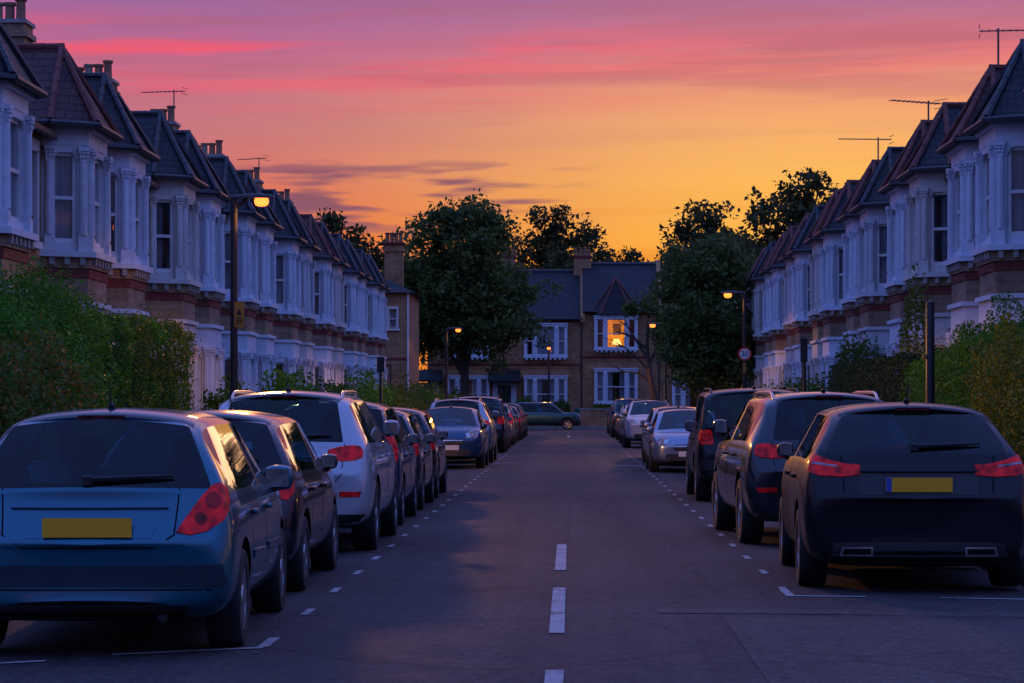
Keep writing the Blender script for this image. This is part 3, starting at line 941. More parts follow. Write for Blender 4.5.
HATCH_B = car_type(  # wider family hatch, first on the right
    sub=3, L=4.25, H=1.51, hw=.915, belt=1.04, z6=1.40, x6=.65, x7=.55, rb=.73, rt=.565, wb=.17, wt=.56, zwb=1.09, bump=.76, rad=.325, ar=.80, af=.90, tw=.225,
    plate_z=.855, bonnet=.96, nose=.80, r0w=.86,
    tail=[('tail_light', [(.47,.93),(.62,.915),(.80,.925),(.90,.955),(.93,1.01),(.92,1.07),(.86,1.085),(.74,1.045),(.60,1.015),(.48,1.005)], .30, 'taillens', .012)],
    tail_extra=[('tail_light', [(.66,.985),(.86,1.01),(.86,1.025),(.66,1.0)], 'clearlens')],
    head=[(.42,.80),(.76,.80),(.84,.92),(.74,.95),(.52,.88)],
    rear_trim=[('plate_recess', [(-.46,.775),(.46,.775),(.46,.945),(-.46,.945)], 'plastic', .003, .003),
               ('tailgate_strip', [(-.46,.950),(.46,.950),(.46,.972),(-.46,.972)], 'paint', .022, .03),
               ('bumper_ledge', [(-.80,.675),(.80,.675),(.80,.69),(-.80,.69)], 'paint', .016, .02),
               ('diffuser', [(-.72,.235),(.72,.235),(.66,.40),(-.66,.40)], 'plastic', .006, .008),
               ('exhaust_trim', [(-.62,.30),(-.36,.30),(-.36,.365),(-.60,.365)], 'chrome', .012, .01),
               ('exhaust_trim', [(.62,.30),(.36,.30),(.36,.365),(.60,.365)], 'chrome', .012, .01),
               ('exhaust_mouth', [(-.595,.313),(-.375,.313),(-.375,.352),(-.583,.352)], 'under', .015, .01),
               ('exhaust_mouth', [(.595,.313),(.375,.313),(.375,.352),(.583,.352)], 'under', .015, .01)],
    tailgate_lines=[[(-.60,1.07),(-.58,.80),(-.50,.735),(.50,.735),(.58,.80),(.60,1.07)]],
    plate_band=True, aer_h=.20, sp_len=.17)
SUV = car_type(
    sub=3, L=4.45, H=1.63, hw=.925, zb=.25, belt=1.09, z6=1.515, x6=.655, x7=.57, rb=.63, rt=.535, rb6=.79, wb=.17, wt=.52, zwb=1.10, bump=.80, rad=.355, ar=.84, af=.88, tw=.235,
    cowl=.95, rooff=1.72, bonnet=1.02, nose=.90, plate_z=.86, rails=True, r0w=.86,
    tail=[('tail_light', [(.50,.935),(.66,.925),(.78,.935),(.85,.96),(.865,1.02),(.84,1.065),(.76,1.075),(.62,1.06),(.51,1.03)], .30, 'taillens', .012),
          ('reflector', [(.60,.575),(.80,.575),(.82,.625),(.60,.625)], .2, 'reflector', .010)],
    head=[(.46,.84),(.80,.84),(.88,.97),(.76,.99),(.54,.93)],
    rear_trim=[('plate_recess', [(-.42,.78),(.42,.78),(.40,.95),(-.40,.95)], 'paint', .003, .003),
               ('tailgate_grip', [(-.40,.95),(.40,.95),(.40,.98),(-.40,.98)], 'chrome', .018, .02),
               ('lower_valance', [(-.84,.28),(.84,.28),(.84,.40),(-.84,.40)], 'plastic', .008, .01)],
    tailgate_lines=[[(-.64,1.09),(-.62,.80),(-.54,.70),(.54,.70),(.62,.80),(.64,1.09)]],
    exhaust=[(.55,.30,.04,True),(-.55,.30,.04,True)], fin=False, aer_h=.14, mir_z=.10, mir_w=.17, mir_h=.165, spokes=5, sp_len=.16)
HATCH_C = car_type(L=3.95, H=1.445, hw=.835, belt=.95, z6=1.335, rad=.30,
    tail=[('tail_light', [(.58,.76),(.76,.75),(.81,.80),(.82,.90),(.78,.96),(.68,.95),(.62,.87)], .28, 'taillens', .012)],
    head=[(.40,.70),(.70,.70),(.80,.84),(.70,.90),(.50,.82)],
    rear_trim=[('plate_recess', [(-.36,.70),(.36,.70),(.40,.84),(-.40,.84)], 'paint', .003, .003), ('bumper_strip', [(-.76,.44),(.76,.44),(.76,.52),(-.76,.52)], 'plastic', .010, .012)],
    exhaust=[(.43,.235,.03,False)], aer=.35, aer_h=.16, spokes=7)
MPV = car_type(L=3.95, H=1.54, hw=.855, belt=1.0, z6=1.43, x6=.62, x7=.54, rb=.69, rt=.59, wb=.12, wt=.40, zwb=1.02, cowl=.68, rooff=1.50, bonnet=.98, nose=.82, rad=.30,
    tail=[('tail_light', [(.66,.78),(.82,.78),(.85,.92),(.80,1.16),(.72,1.16),(.68,.95)], .28, 'taillens', .012)],
    head=[(.42,.76),(.72,.76),(.80,.96),(.70,1.00),(.52,.90)],
    rear_trim=[('bumper_strip', [(-.76,.44),(.76,.44),(.76,.52),(-.76,.52)], 'plastic', .010, .012)], aer_h=.12, spokes=6)
COUPE = car_type(L=4.30, H=1.39, hw=.875, belt=.90, z6=1.29, x6=.63, x7=.53, rb=.66, rt=.54, wb=.48, wt=1.05, zwb=.95, boot=.94, bump=.66, cowl=1.18, rooff=1.92, bonnet=.82, nose=.68, yB=-.10, rad=.315, zb=.17,
    ar=.86, af=.86, tail=[('tail_light', [(.45,.70),(.80,.72),(.84,.80),(.80,.86),(.50,.84)], .28, 'taillens', .012)],
    head=[(.46,.60),(.70,.60),(.80,.72),(.74,.80),(.58,.74)], rear_trim=[], spoiler=False, wiper=False, plate_z=.62, fin=True, spokes=5, quarter2=False)
OFFROAD = car_type(L=4.42, H=1.74, hw=.90, zb=.30, belt=1.10, z6=1.62, x6=.76, x7=.67, rb=.77, rt=.68, wb=.09, wt=.24, zwb=1.12, bump=.74, rad=.36, ar=.80, af=.80, tw=.235, arch=True,
    cowl=1.12, rooff=1.75, bonnet=1.06, nose=.98, plate_z=.86, rails=True, r0w=.90, clad=True, quarter=True, beltcrease=.5,
    tail=[('tail_light', [(.66,.88),(.86,.88),(.90,.98),(.88,1.10),(.70,1.10)], .28, 'taillens', .012)],
    head=[(.50,.84),(.80,.84),(.86,.98),(.78,1.0),(.52,.98)],
    rear_trim=[('bumper_strip', [(-.84,.50),(.84,.50),(.84,.66),(-.84,.66)], 'plastic', .012, .014)], railmat='plastic', quarter2=True, drop=.05, aer_h=.2, spokes=5, mir_h=.165)
# ---------------------------------------------------------------- terraced houses
# local frame: +x out to the street, wall face at x=0, y along the street, z up
BAYP = [(0.0, -1.22), (0.70, -0.82), (0.70, 0.82), (0.0, 1.22)]
def bay_poly(off, back=-0.05):
    return [(back, -1.22-off*1.2), (0.0, -1.22-off*1.2), (0.70+off, -0.82-off*0.6), (0.70+off, 0.82+off*0.6), (0.0, 1.22+off*1.2), (back, 1.22+off*1.2)]
def bay_faces():
    out = []
    for a, b in zip(BAYP[:-1], BAYP[1:]):
        d = (b[0]-a[0], b[1]-a[1]); l = math.hypot(*d)
        U = (d[0]/l, d[1]/l); Nn = (U[1], -U[0])
        out.append((a, U, Nn, l))
    return out

def sash(parent, O, U, Nn, u0, u1, z0, z1, depth, curtain, mat='frame', lit=None, flip=False, arch=True):
    """a sash window: frame part with pane and curtain sub-parts"""
    w = MB(flip); f = M[mat]; t = .055
    w.fbox(O,U,Nn,u0,u0+t,depth-.05,depth+.03,z0,z1,f); w.fbox(O,U,Nn,u1-t,u1,depth-.05,depth+.03,z0,z1,f)
    w.fbox(O,U,Nn,u0+t,u1-t,depth-.05,depth+.03,z0,z0+.08,f); w.fbox(O,U,Nn,u0+t,u1-t,depth-.05,depth+.03,z1-t,z1,f)
    zm = (z0+z1)/2
    w.fbox(O,U,Nn,u0+t,u1-t,depth-.04,depth+.035,zm-.03,zm+.03,f)
    wo = w.build('window', parent)
    g = MB(flip)
    for a, b, dd in ((z0+.08, zm-.03, -.012), (zm+.03, z1-t, .006)):
        P = lambda u, z: (O[0]+U[0]*u+Nn[0]*(depth+dd), O[1]+U[1]*u+Nn[1]*(depth+dd), z)
        g.add([P(u0+t,a),P(u1-t,a),P(u1-t,b),P(u0+t,b)], [(0,1,2,3)], M['pane'])
    g.build('pane', wo)
    if curtain:
        c = MB(flip); n = 26; wd = u1-u0
        rngs = {'net': [(0, 1, z0+.03, z1)], 'sides': [(0, .30, z0, z1), (.70, 1, z0, z1)], 'half': [(0, 1, z0, zm)], 'blind': [(0, 1, zm-.1, z1)], 'one': [(0, .55, z0, z1)], 'dark': [(0, 1, z0, z1)]}[curtain]
        cm = M['curtain_d'] if curtain == 'dark' else M['curtain']
        for a, b, za, zb_ in rngs:
            vs = []; fs = []
            for i in range(n+1):
                u = u0+.02+(wd-.04)*(a+(b-a)*i/n)
                dd = depth-.10+.022*math.sin(i*1.7)+.01*math.sin(i*.6)
                for z in (za, zb_): vs.append((O[0]+U[0]*u+Nn[0]*dd, O[1]+U[1]*u+Nn[1]*dd, z))
            for i in range(n): fs.append((2*i, 2*i+2, 2*i+3, 2*i+1))
            c.add(vs, fs, cm)
        c.build('curtain', wo, 80)
    return wo

def wall_face(m, O, U, Nn, l, z0, z1, u0, u1, h0, h1, th, mat):
    """wall with one opening"""
    m.fbox(O,U,Nn,0,u0,-th,0,z0,z1,mat); m.fbox(O,U,Nn,u1,l,-th,0,z0,z1,mat)
    m.fbox(O,U,Nn,u0,u1,-th,0,z0,h0,mat); m.fbox(O,U,Nn,u0,u1,-th,0,h1,z1,mat)
    # shouldered head corners
    for ua, ub in ((u0, u0+.085), (u1, u1-.085)):
        P = lambda u, n, z: (O[0]+U[0]*u+Nn[0]*n, O[1]+U[1]*u+Nn[1]*n, z)
        vs = [P(ua,-.002,h1), P(ub,-.002,h1), P(ua,-.002,h1-.13), P(ua,-.05,h1), P(ub,-.05,h1), P(ua,-.05,h1-.13)]
        fs = [(0,2,1),(3,4,5),(1,2,5,4)]
        m.add(vs, fs, mat)

def pilaster(parent, O, U, Nn, uc, z0, z1, mat, flip):
    p = MB(flip); w = .072
    p.fbox(O,U,Nn,uc-w-.02,uc+w+.02,0.001,.085,z0,z0+.22,mat)
    p.fbox(O,U,Nn,uc-w-.005,uc+w+.005,0.001,.07,z0+.22,z0+.27,mat)
    c = (O[0]+U[0]*uc+Nn[0]*.005, O[1]+U[1]*uc+Nn[1]*.005)
    # half round shaft
    n = 8; vs = []; fs = []
    for zz, r in ((z0+.27, .072), (z1-.24, .065)):
        for k in range(n+1):
            t = math.pi*k/n
            a = math.cos(t)*r; b = math.sin(t)*r*1.3
            vs.append((c[0]+U[0]*a+Nn[0]*b, c[1]+U[1]*a+Nn[1]*b, zz))
    for k in range(n): fs.append((k+1, k, n+1+k, n+2+k))
    p.add(vs, fs, mat)
    p.fbox(O,U,Nn,uc-w+.01,uc+w-.01,0.001,.085,z1-.24,z1-.20,mat)
    # leafy capital: stacked lobes
    p.fbox(O,U,Nn,uc-w+.005,uc+w-.005,0.001,.075,z1-.20,z1-.07,mat)
    for k in range(3):
        for zz, rr in ((z1-.17, .028), (z1-.10, .034)):
            a = (k-1)*(.055 if zz < z1-.12 else .068)
            cc = (c[0]+U[0]*a+Nn[0]*.078, c[1]+U[1]*a+Nn[1]*.078)
            p.lathe((cc[0], cc[1], zz), [(0.004,-.035),(rr,-.01),(rr,.02),(0.004,.04)], mat, 6)
    p.fbox(O,U,Nn,uc-w-.025,uc+w+.025,0.001,.115,z1-.065,z1,mat)
    return p.build('pilaster', parent, 45)

def terraced_house(W, s, roofmat, wallmat, brick, chimney, curtains, ridge_clay=False, name='terraced_house', doormat='door', aerial=None, tall=1.2, half=1.95):
    flip = s < 0
    bc = W/2-half
    root = empty(name)
    F = bay_faces()
    sh = lambda p: (p[0], p[1]+bc)
    white = M[wallmat]; bk = M[brick]
    D = 7.0
    # main brick wall with a door recess and an upper window
    w = MB(flip)
    yd0, yd1 = -W/2+.35, -W/2+1.45          # door opening
    yu0, yu1 = -W/2+.48, -W/2+1.28          # upper window
    w.box(-.30,0,-W/2,yd0,0,6.12,bk); w.box(-.30,0,yd1,W/2,0,6.12,bk)
    w.box(-.30,0,yd0,yd1,2.75,4.35,bk); w.box(-.30,0,yd0,yd1,5.80,6.12,bk)
    w.box(-.30,0,yd0,yu0,4.35,5.80,bk); w.box(-.30,0,yu1,yd1,4.35,5.80,bk)
    w.box(-D,-.30,-W/2,-W/2+.12,0,6.10,bk); w.box(-D,-.30,W/2-.12,W/2,0,6.10,bk); w.box(-D-.2,-D,-W/2,W/2,0,6.1,bk)
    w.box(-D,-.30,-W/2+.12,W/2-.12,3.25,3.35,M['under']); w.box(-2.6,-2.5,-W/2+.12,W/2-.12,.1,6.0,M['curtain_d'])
    w.build('wall', root)
    # upper window surround and window
    u = MB(flip)
    u.box(0,.07,yu0-.14,yu0,4.30,5.82,white); u.box(0,.07,yu1,yu1+.14,4.30,5.82,white)
    u.box(0,.07,yu0-.16,yu1+.16,5.80,6.0,white); u.box(0,.13,yu0-.18,yu1+.18,4.20,4.32,white)
    u.build('window_surround', root)
    sash(root, (0,yu0), (0,1), (1,0), 0, yu1-yu0, 4.35, 5.80, -.12, curtains[0], flip=flip)
    # door in a recessed porch
    pch = MB(flip)
    pch.box(0,.09,yd0-.18,yd0,0.2,2.75,white); pch.box(0,.09,yd1,yd1+.18,0.2,2.75,white)
    pch.box(0,.16,yd0-.24,yd1+.24,2.75,3.05,white); pch.box(0,.22,yd0-.28,yd1+.28,3.05,3.14,white)
    pch.box(-.9,-.30,yd0-.06,yd0,0.2,2.75,white); pch.box(-.9,-.30,yd1,yd1+.06,0.2,2.75,white)
    pch.box(-.9,.35,yd0,yd1,0,0.28,M['stone'])
    pch.build('porch', root)
    d = MB(flip)
    d.box(-.95,-.90,yd0,yd1,0.28,2.75,M[doormat])
    for a, b in ((.40,1.0),(1.10,1.85)):
        for q in (yd0+.12, yd0+.60): d.box(-.90,-.885,q,q+.38,a,b,M[doormat])
    d.box(-.90,-.87,yd0+.04,yd1-.04,2.25,2.30,M['frame'])
    do = d.build('door', root)
    k = MB(flip); k.rbox((-.86,yd0+.95,1.2),(.05,.05,.05),M['chrome'],.5,1); k.build('door_knob', do)
    # bay
    b = MB(flip)
    P = lambda off, back=-.02: [sh(p) for p in bay_poly(off, -.02)]
    b.prism(P(.04,-.0), 0, .62, bk)
    b.prism(P(.08,-.0), .62, .78, white)
    b.prism(P(.02,-.0), 2.86, 3.30, white); b.prism(P(.08,-.0), 3.30, 3.38, white)
    b.prism(P(0.0,-.0), 3.38, 3.94, bk)
    b.prism(P(.05,-.0), 3.94, 4.06, bk)
    b.prism(P(.05,-.0), 4.06, 4.12, bk); b.prism(P(.15,-.0), 4.12, 4.22, white)
    b.prism(P(.012,-.0), 6.00, 6.24, white)
    b.prism(P(.10,-.0), 6.24, 6.30, white)
    for (a, U, Nn, l) in F:
        O = sh(a)
        u0 = .195; u1 = l-.195
        wall_face(b, O, U, Nn, l, .78, 2.86, u0, u1, 1.0, 2.72, .12, white)
        wall_face(b, O, U, Nn, l, 4.22, 6.00, u0, u1, 4.36, 5.88, .12, white)
        n = max(3, int(l/.26))
        for i in range(n):      # corbels under the sill and the cornice
            uc = l*(i+.5)/n
            b.fbox(O,U,Nn,uc-.045,uc+.045,.0501,.12,3.99,4.118,M['stone'])
    b.build('bay', root)
    r = MB(flip)
    r.prism(P(.025,-.0), 3.78, 3.92, M['redbrick'])
    ya, yb = bc-1.22-.04, bc+1.22+.04
    r.build('string_course', root)
    r = MB(flip); r.box(0,.022,-W/2+.002,ya,3.78,3.92,M['redbrick']); r.build('string_course', root)
    if yb < W/2-.02:
        r = MB(flip); r.box(0,.022,yb,W/2-.002,3.78,3.92,M['redbrick']); r.build('string_course', root)
    k = 1
    for (a, U, Nn, l) in F:
        O = sh(a)
        for z0, z1 in ((1.0, 2.72), (4.36, 5.88)):
            sash(root, O, U, Nn, .195, l-.195, z0, z1, -.10, curtains[k % len(curtains)], flip=flip); k += 1
        for uc in (.105, l-.105):
            pilaster(root, O, U, Nn, uc, .78, 2.86, white, flip)
            pilaster(root, O, U, Nn, uc, 4.22, 5.97, white, flip)
    # roof
    rm = M[roofmat]
    ro = MB(flip)
    ex, ez = .25, 6.16
    rx, rz = -3.6, 8.55
    y0, y1 = -W/2, W/2
    ro.add([(ex,y0,ez),(ex,y1,ez),(rx,y1,rz),(rx,y0,rz)], [(0,1,2,3)], rm)
    ro.add([(-D-.4,y0,ez),(-D-.4,y1,ez),(rx,y1,rz-.004),(rx,y0,rz-.004)], [(3,2,1,0)], rm)
    ro.add([(ex,y0,ez-.07),(ex,y1,ez-.07),(rx,y1,rz-.12),(rx,y0,rz-.12)], [(3,2,1,0)], M['lead'])
    ro.add([(ex,y0,ez),(rx,y0,rz),(-D-.4,y0,ez)], [(0,2,1)], bk); ro.add([(ex,y1,ez),(rx,y1,rz),(-D-.4,y1,ez)], [(0,1,2)], bk)
    # hipped bay roof
    t = .10
    E = [(.88,-.98),(.88,.98),(.18,1.46),(.18,-1.46)]
    zr = 7.78; xr0 = .08; slope = (rz-ez)/(ex-rx)
    xr1 = ex-(zr-ez)/slope-.5
    eb = 6.30
    hp = [(E[0][0],E[0][1]+bc,eb),(E[1][0],E[1][1]+bc,eb),(E[2][0],E[2][1]+bc,eb),(E[3][0],E[3][1]+bc,eb),(xr0,bc,zr),(xr1,bc,zr-.002),(-1.5,1.46+bc,eb),(-1.5,-1.46+bc,eb)]
    ro.add(hp, [(0,1,4),(1,2,4),(2,6,5,4),(3,0,4),(7,3,4,5),(0,3,7,6,2,1)], rm)
    # bell-cast eave board and gutter
    E2 = [(p[0],p[1]+bc) for p in E]
    ro.prism([(-.1,E2[3][1]),E2[3],E2[0],E2[1],E2[2],(-.1,E2[2][1])], 6.302, 6.36, M['lead'])
    roof = ro.build('roof', root)
    g = MB(flip)
    G = [(E2[3][0]-.2,E2[3][1]-.02,6.33),(E2[3][0],E2[3][1]-.03,6.33),(E2[0][0]+.04,E2[0][1]-.02,6.33),(E2[1][0]+.04,E2[1][1]+.02,6.33),(E2[2][0],E2[2][1]+.03,6.33),(E2[2][0]-.2,E2[2][1]+.02,6.33)]
    for p, q in zip(G[:-1], G[1:]): g.tube([p, q], .055, M['lead'], 6)
    g.box(.20,.32,-W/2,bc-1.50,6.06,6.15,M['lead'])
    g.tube([(.12,-W/2+.10,6.1),(.08,-W/2+.10,5.8),(.08,-W/2+.10,.2)], .04, M['lead'], 6)
    g.build('gutter', root, 50)
    rd = MB(flip); rc = M['clay'] if ridge_clay else M['lead']
    lift = .02
    for p, q in (((E2[0][0],E2[0][1],eb+.06),(xr0,bc,zr)),((E2[1][0],E2[1][1],eb+.06),(xr0,bc,zr)),((E2[2][0],E2[2][1],eb+.06),(xr0,bc,zr)),((E2[3][0],E2[3][1],eb+.06),(xr0,bc,zr)),((xr0+.05,bc,zr),(xr1,bc,zr))):
        p = Vector(p)+Vector((0,0,lift)); q = Vector(q)+Vector((0,0,lift))
        nseg = max(2, int((q-p).length/.30))
        for i in range(nseg):
            a = p.lerp(q, i/nseg); c = p.lerp(q, (i+1.04)/nseg)
            rd.tube([a, c], [.062, .055], rc, 6)
    rd.lathe((xr0,bc,zr-.03), [(.08,-.06),(.085,0),(.06,.05),(.01,.07)], rc, 8)
    rd.build('hip_tiles', roof, 50); rd = MB(flip)
    rd.tube([(rx,y0+.01,rz+.02),(rx,y1-.01,rz+.02)], .08, rc, 6)
    rd.build('ridge_tiles', roof, 50)
    if chimney:
        c = MB(flip)
        zt = rz+tall
        c.box(rx-.55,rx+.55,W/2-.85,W/2-.02,rz-.9,zt,bk)
        c.box(rx-.62,rx+.62,W/2-.91,W/2+.03,zt-.30,zt-.18,bk); c.box(rx-.60,rx+.60,W/2-.90,W/2+.02,zt,zt+.08,M['stone'])
        co = c.build('chimney', roof)
        pots = [(-.36,.34,'pot'),(-.12,.42,'pot_buff'),(.14,.42,'pot'),(.38,.52,'pot')]
        for (px, ph, pm) in pots:
            q = MB(flip)
            q.lathe((rx+px,W/2-.44,zt+.08), [(.13,0),(.125,.05),(.105,.08),(.10,ph-.08),(.135,ph-.06),(.135,ph),(.10,ph),(.09,ph-.04),(.09,.06),(.0,.06)], M[pm], 12)
            q.build('chimney_pot', roof, 40)
    if aerial:
        q = MB(flip); mode, hgt, ang = aerial
        if mode == 'bay': ax, ay, zf = xr0-.12, bc, zr
        else: ax, ay, zf = rx+.45, W/2-.35, rz+tall-.4
        zz = zf+hgt
        q.tube([(ax,ay,zf-.1),(ax,ay,zz)], .02, M['metal'], 6)
        dx, dy = math.cos(ang), math.sin(ang)
        q.tube([(ax-dx*.35,ay-dy*.35,zz-.05),(ax+dx*1.05,ay+dy*1.05,zz-.05)], .014, M['metal'], 5)
        for i in range(11):
            f = -.3+1.3*i/10; cx, cy = ax+dx*f, ay+dy*f; l = .20-.06*i/10
            q.tube([(cx-dy*l,cy+dx*l,zz-.05),(cx+dy*l,cy-dx*l,zz-.05)], .007, M['metal'], 4)
        for h in (-.14, .04): q.tube([(ax-dx*.35-dy*.25,ay-dy*.35+dx*.25,zz+h),(ax-dx*.35+dy*.25,ay-dy*.35-dx*.25,zz+h)], .009, M['metal'], 4)
        q.build('tv_aerial', roof, 50)
    return root

CURT = [['net','sides','net','half','dark','net','sides'], ['dark','net','one','net','sides','net','half'], ['sides','dark','net','sides','net','dark','net']]
# ---------------------------------------------------------------- end-of-street houses
def end_house(W, bay, roofmat, wallmat, lit=False, gable=False, chimney=None, door=True, curt=('net','sides','net')):
    """facade at x=0 facing +x, y along the facade; bay = centre of the bay"""
    root = empty('brick_house')
    bk = M['brick_end']; wh = M[wallmat]; D = 8.0
    EZ = 6.75; hb = 1.36; pj = .45
    w = MB()
    y0, y1 = -W/2, W/2
    bays = [(1.05, 3.15), (4.15, 6.45)]
    zs = [0, 1.05, 3.0, 4.45, 6.35, EZ]
    w.box(-.3,0,y0,bay-hb+.1,0,EZ,bk); w.box(-.3,0,bay+hb-.1,y1,0,EZ,bk)
    w.box(-.3,0,bay-hb+.1,bay+hb-.1,0,1.05,bk); w.box(-.3,0,bay-hb+.1,bay+hb-.1,3.0,4.45,bk); w.box(-.3,0,bay-hb+.1,bay+hb-.1,6.35,EZ,bk)
    w.box(-D,-.3,y0,y0+.2,0,EZ,bk); w.box(-D,-.3,y1-.2,y1,0,EZ,bk); w.box(-D-.2,-D,y0,y1,0,EZ,bk)
    w.box(-D,-.3,y0+.2,y1-.2,3.55,3.65,M['under']); 
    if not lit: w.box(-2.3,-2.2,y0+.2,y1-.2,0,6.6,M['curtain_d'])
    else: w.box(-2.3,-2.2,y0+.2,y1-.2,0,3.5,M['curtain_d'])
    w.build('wall', root)
    s = MB(); s.box(0,.03,y0+.002,y1-.002,3.75,3.90,M['redbrick']); s.box(0,.05,y0+.002,y1-.002,3.62,3.70,bk)
    s.box(0,.035,y0+.002,y1-.002,EZ-.25,EZ-.06,M['redbrick']); s.build('string_course', root)
    U = (0, 1); Nn = (1, 0)
    for fi, (z0, z1) in enumerate(((1.0, 3.15), (4.40, 6.45))):
        b = MB(); O = (pj, bay-hb); L_ = 2*hb
        b.fbox(O,U,Nn,-.05,L_+.05,-pj,.06,z0-.14,z0,wh)
        b.fbox(O,U,Nn,-.03,L_+.03,-pj,.04,z1-.22,z1-.07,wh); b.fbox(O,U,Nn,-.07,L_+.07,-pj,.09,z1-.07,z1,wh)
        cuts = [0,.14,.58,.78,1.94,2.14,2.58,L_]
        for a, c in ((0,.14),(.58,.78),(1.94,2.14),(2.58,L_)): b.fbox(O,U,Nn,a,c,-.14,0.0,z0,z1-.22,wh)
        for a, c in ((.62,.74),(1.98,2.10)):
            b.fbox(O,U,Nn,a,c,0.0,.05,z0,z1-.22,wh); b.fbox(O,U,Nn,a-.04,c+.04,0,.08,z1-.42,z1-.22,wh)
        b.box(0,pj-.14,bay-hb,bay-hb+.1,z0,z1-.22,wh); b.box(0,pj-.14,bay+hb-.1,bay+hb,z0,z1-.22,wh)
        if fi == 1: 
            for k in range(9): b.fbox(O,U,Nn,.1+k*.3,.22+k*.3,-.02,.05,z0-.26,z0-.142,wh)
        b.build('bay', root)
        for j, (a, c) in enumerate(((.14,.58),(.78,1.94),(2.14,2.58))):
            cu = curt[(j+fi) % 3]
            if lit and fi == 1: cu = None if j == 1 else 'red'
            wo = sash(root, O, U, Nn, a, c, z0, z1-.22, -.07, 'net' if cu == 'red' else cu)
            if cu == 'red':
                kids(wo)[-1].data.materials[0] = M['redcurtain']
    if lit:
        r = MB(); wm = M['warmwall']
        a, c = bay-hb+.11, bay+hb-.11
        r.box(-2.0,-1.95,a,c,3.70,6.5,wm); r.box(-1.95,-.31,a-.05,a,3.70,6.5,wm); r.box(-1.95,-.31,c,c+.05,3.70,6.5,wm)
        r.box(-1.95,-.31,a,c,6.5,6.55,wm); r.box(-1.95,-.31,a,c,3.66,3.70,wm)
        r.box(-1.94,-1.90,bay-.15,bay+.35,5.3,6.0,M['pictureframe']); r.box(-1.9,-1.2,bay+.55,bay+.95,3.7,5.9,M['pictureframe'])
        r.build('lit_room', root)
        t = MB(); t.lathe((-.55,bay+.05,4.62), [(.30,0),(.31,.02),(.17,.36),(.15,.36)], M['lampshade'], 16); t.tube([(-.55,bay+.05,4.3),(-.55,bay+.05,4.65)],.03,M['post'],8)
        t.box(-.8,-.3,bay-.55,bay+.65,4.25,4.30,M['pictureframe'])
        t.build('table_lamp', root, 40)
        ld = bpy.data.lights.new('room_light', 'POINT'); ld.energy = 85; ld.color = (1.0, .40, .06); ld.shadow_soft_size = .12
        lo = bpy.data.objects.new('room_light', ld); COL.objects.link(lo); lo.parent = root; lo.location = (-.75, bay+.1, 5.25)
    if door:
        dy = bay-hb-1.25
        p = MB()
        p.box(0,.12,dy-.75,dy-.60,.2,2.55,wh); p.box(0,.12,dy+.60,dy+.75,.2,2.55,wh); p.box(0,.12,dy-.75,dy+.75,2.55,2.70,wh)
        p.box(0.001,.06,dy-.60,dy-.42,.2,2.55,wh); p.box(0.001,.06,dy+.42,dy+.60,.2,2.55,wh)
        p.build('door_frame', root)
        d = MB(); d.box(0.001,.03,dy-.42,dy+.42,.2,2.5,M['door']); d.box(.03,.04,dy-.3,dy+.3,1.4,2.3,M['pane']); d.build('door', root)
        q = MB(); q.add([(1.0,dy-1.0,2.85),(1.0,dy+1.0,2.85),(0,dy+1.0,3.5),(0,dy-1.0,3.5),(1.0,dy-1.0,2.75),(1.0,dy+1.0,2.75),(0,dy+1.0,2.75),(0,dy-1.0,2.75)],
                       [(0,1,2,3),(0,4,5,1),(1,5,6,2),(3,7,4,0),(4,7,6,5)], M[roofmat]); q.build('porch_roof', root)
    r = MB(); rm = M[roofmat]; RZ = 9.95; RX = -4.2; ex = .35
    r.add([(ex,y0,EZ-.02),(ex,y1,EZ-.02),(RX,y1,RZ),(RX,y0,RZ),(-D-.5,y0,EZ),(-D-.5,y1,EZ)], [(0,1,2,3),(3,2,5,4)], rm)
    r.add([(ex,y0,EZ-.08),(ex,y1,EZ-.08),(-D,y1,EZ-.08),(-D,y0,EZ-.08)], [(3,2,1,0)], M['lead'])
    r.add([(ex,y0,EZ-.02),(RX,y0,RZ),(-D-.5,y0,EZ)], [(0,2,1)], bk); r.add([(ex,y1,EZ-.02),(RX,y1,RZ),(-D-.5,y1,EZ)], [(0,1,2)], bk)
    if gable:
        e = EZ-.25; b = bay; hz = 8.85
        xk = ex-(hz-EZ)/((RZ-EZ)/(ex-RX))-.4
        r.add([(pj+.22,b-1.0,e),(pj+.22,b+1.0,e),(.1,b+1.65,e),(.1,b-1.65,e),(-.25,b,hz),(xk,b,hz),(-2.0,b+1.65,e+.02),(-2.0,b-1.65,e+.02)], [(0,1,4),(1,2,4),(2,6,5,4),(3,0,4),(7,3,4,5),(0,3,7,6,2,1)], rm)
    ro = r.build('roof', root)
    g = MB(); g.tube([(ex+.03,y0,EZ-.03),(ex+.03,y1,EZ-.03)], .06, M['lead'], 6); g.tube([(.07,y1-.08,EZ),(.07,y1-.08,.2)], .05, M['lead'], 6); g.build('gutter', root, 50)
    t = MB(); t.tube([(RX,y0,RZ+.02),(RX,y1,RZ+.02)], .11, M['lead'], 6); t.build('ridge_tiles', ro, 50)
    q = MB(); sl = (RZ-EZ)/(ex-RX)
    q.add([(ex+.05,y1-.14,EZ-.25),(ex+.05,y1+.14,EZ-.25),(RX-.02,y1+.14,RZ+.0),(RX-.02,y1-.14,RZ+.0),(ex+.05,y1-.14,EZ+.18),(ex+.05,y1+.14,EZ+.18),(RX-.02,y1+.14,RZ+.26),(RX-.02,y1-.14,RZ+.26)], [(3,2,1,0),(4,5,6,7),(0,1,5,4),(1,2,6,5),(2,3,7,6),(3,0,4,7)], bk)
    q.build('party_wall', ro)
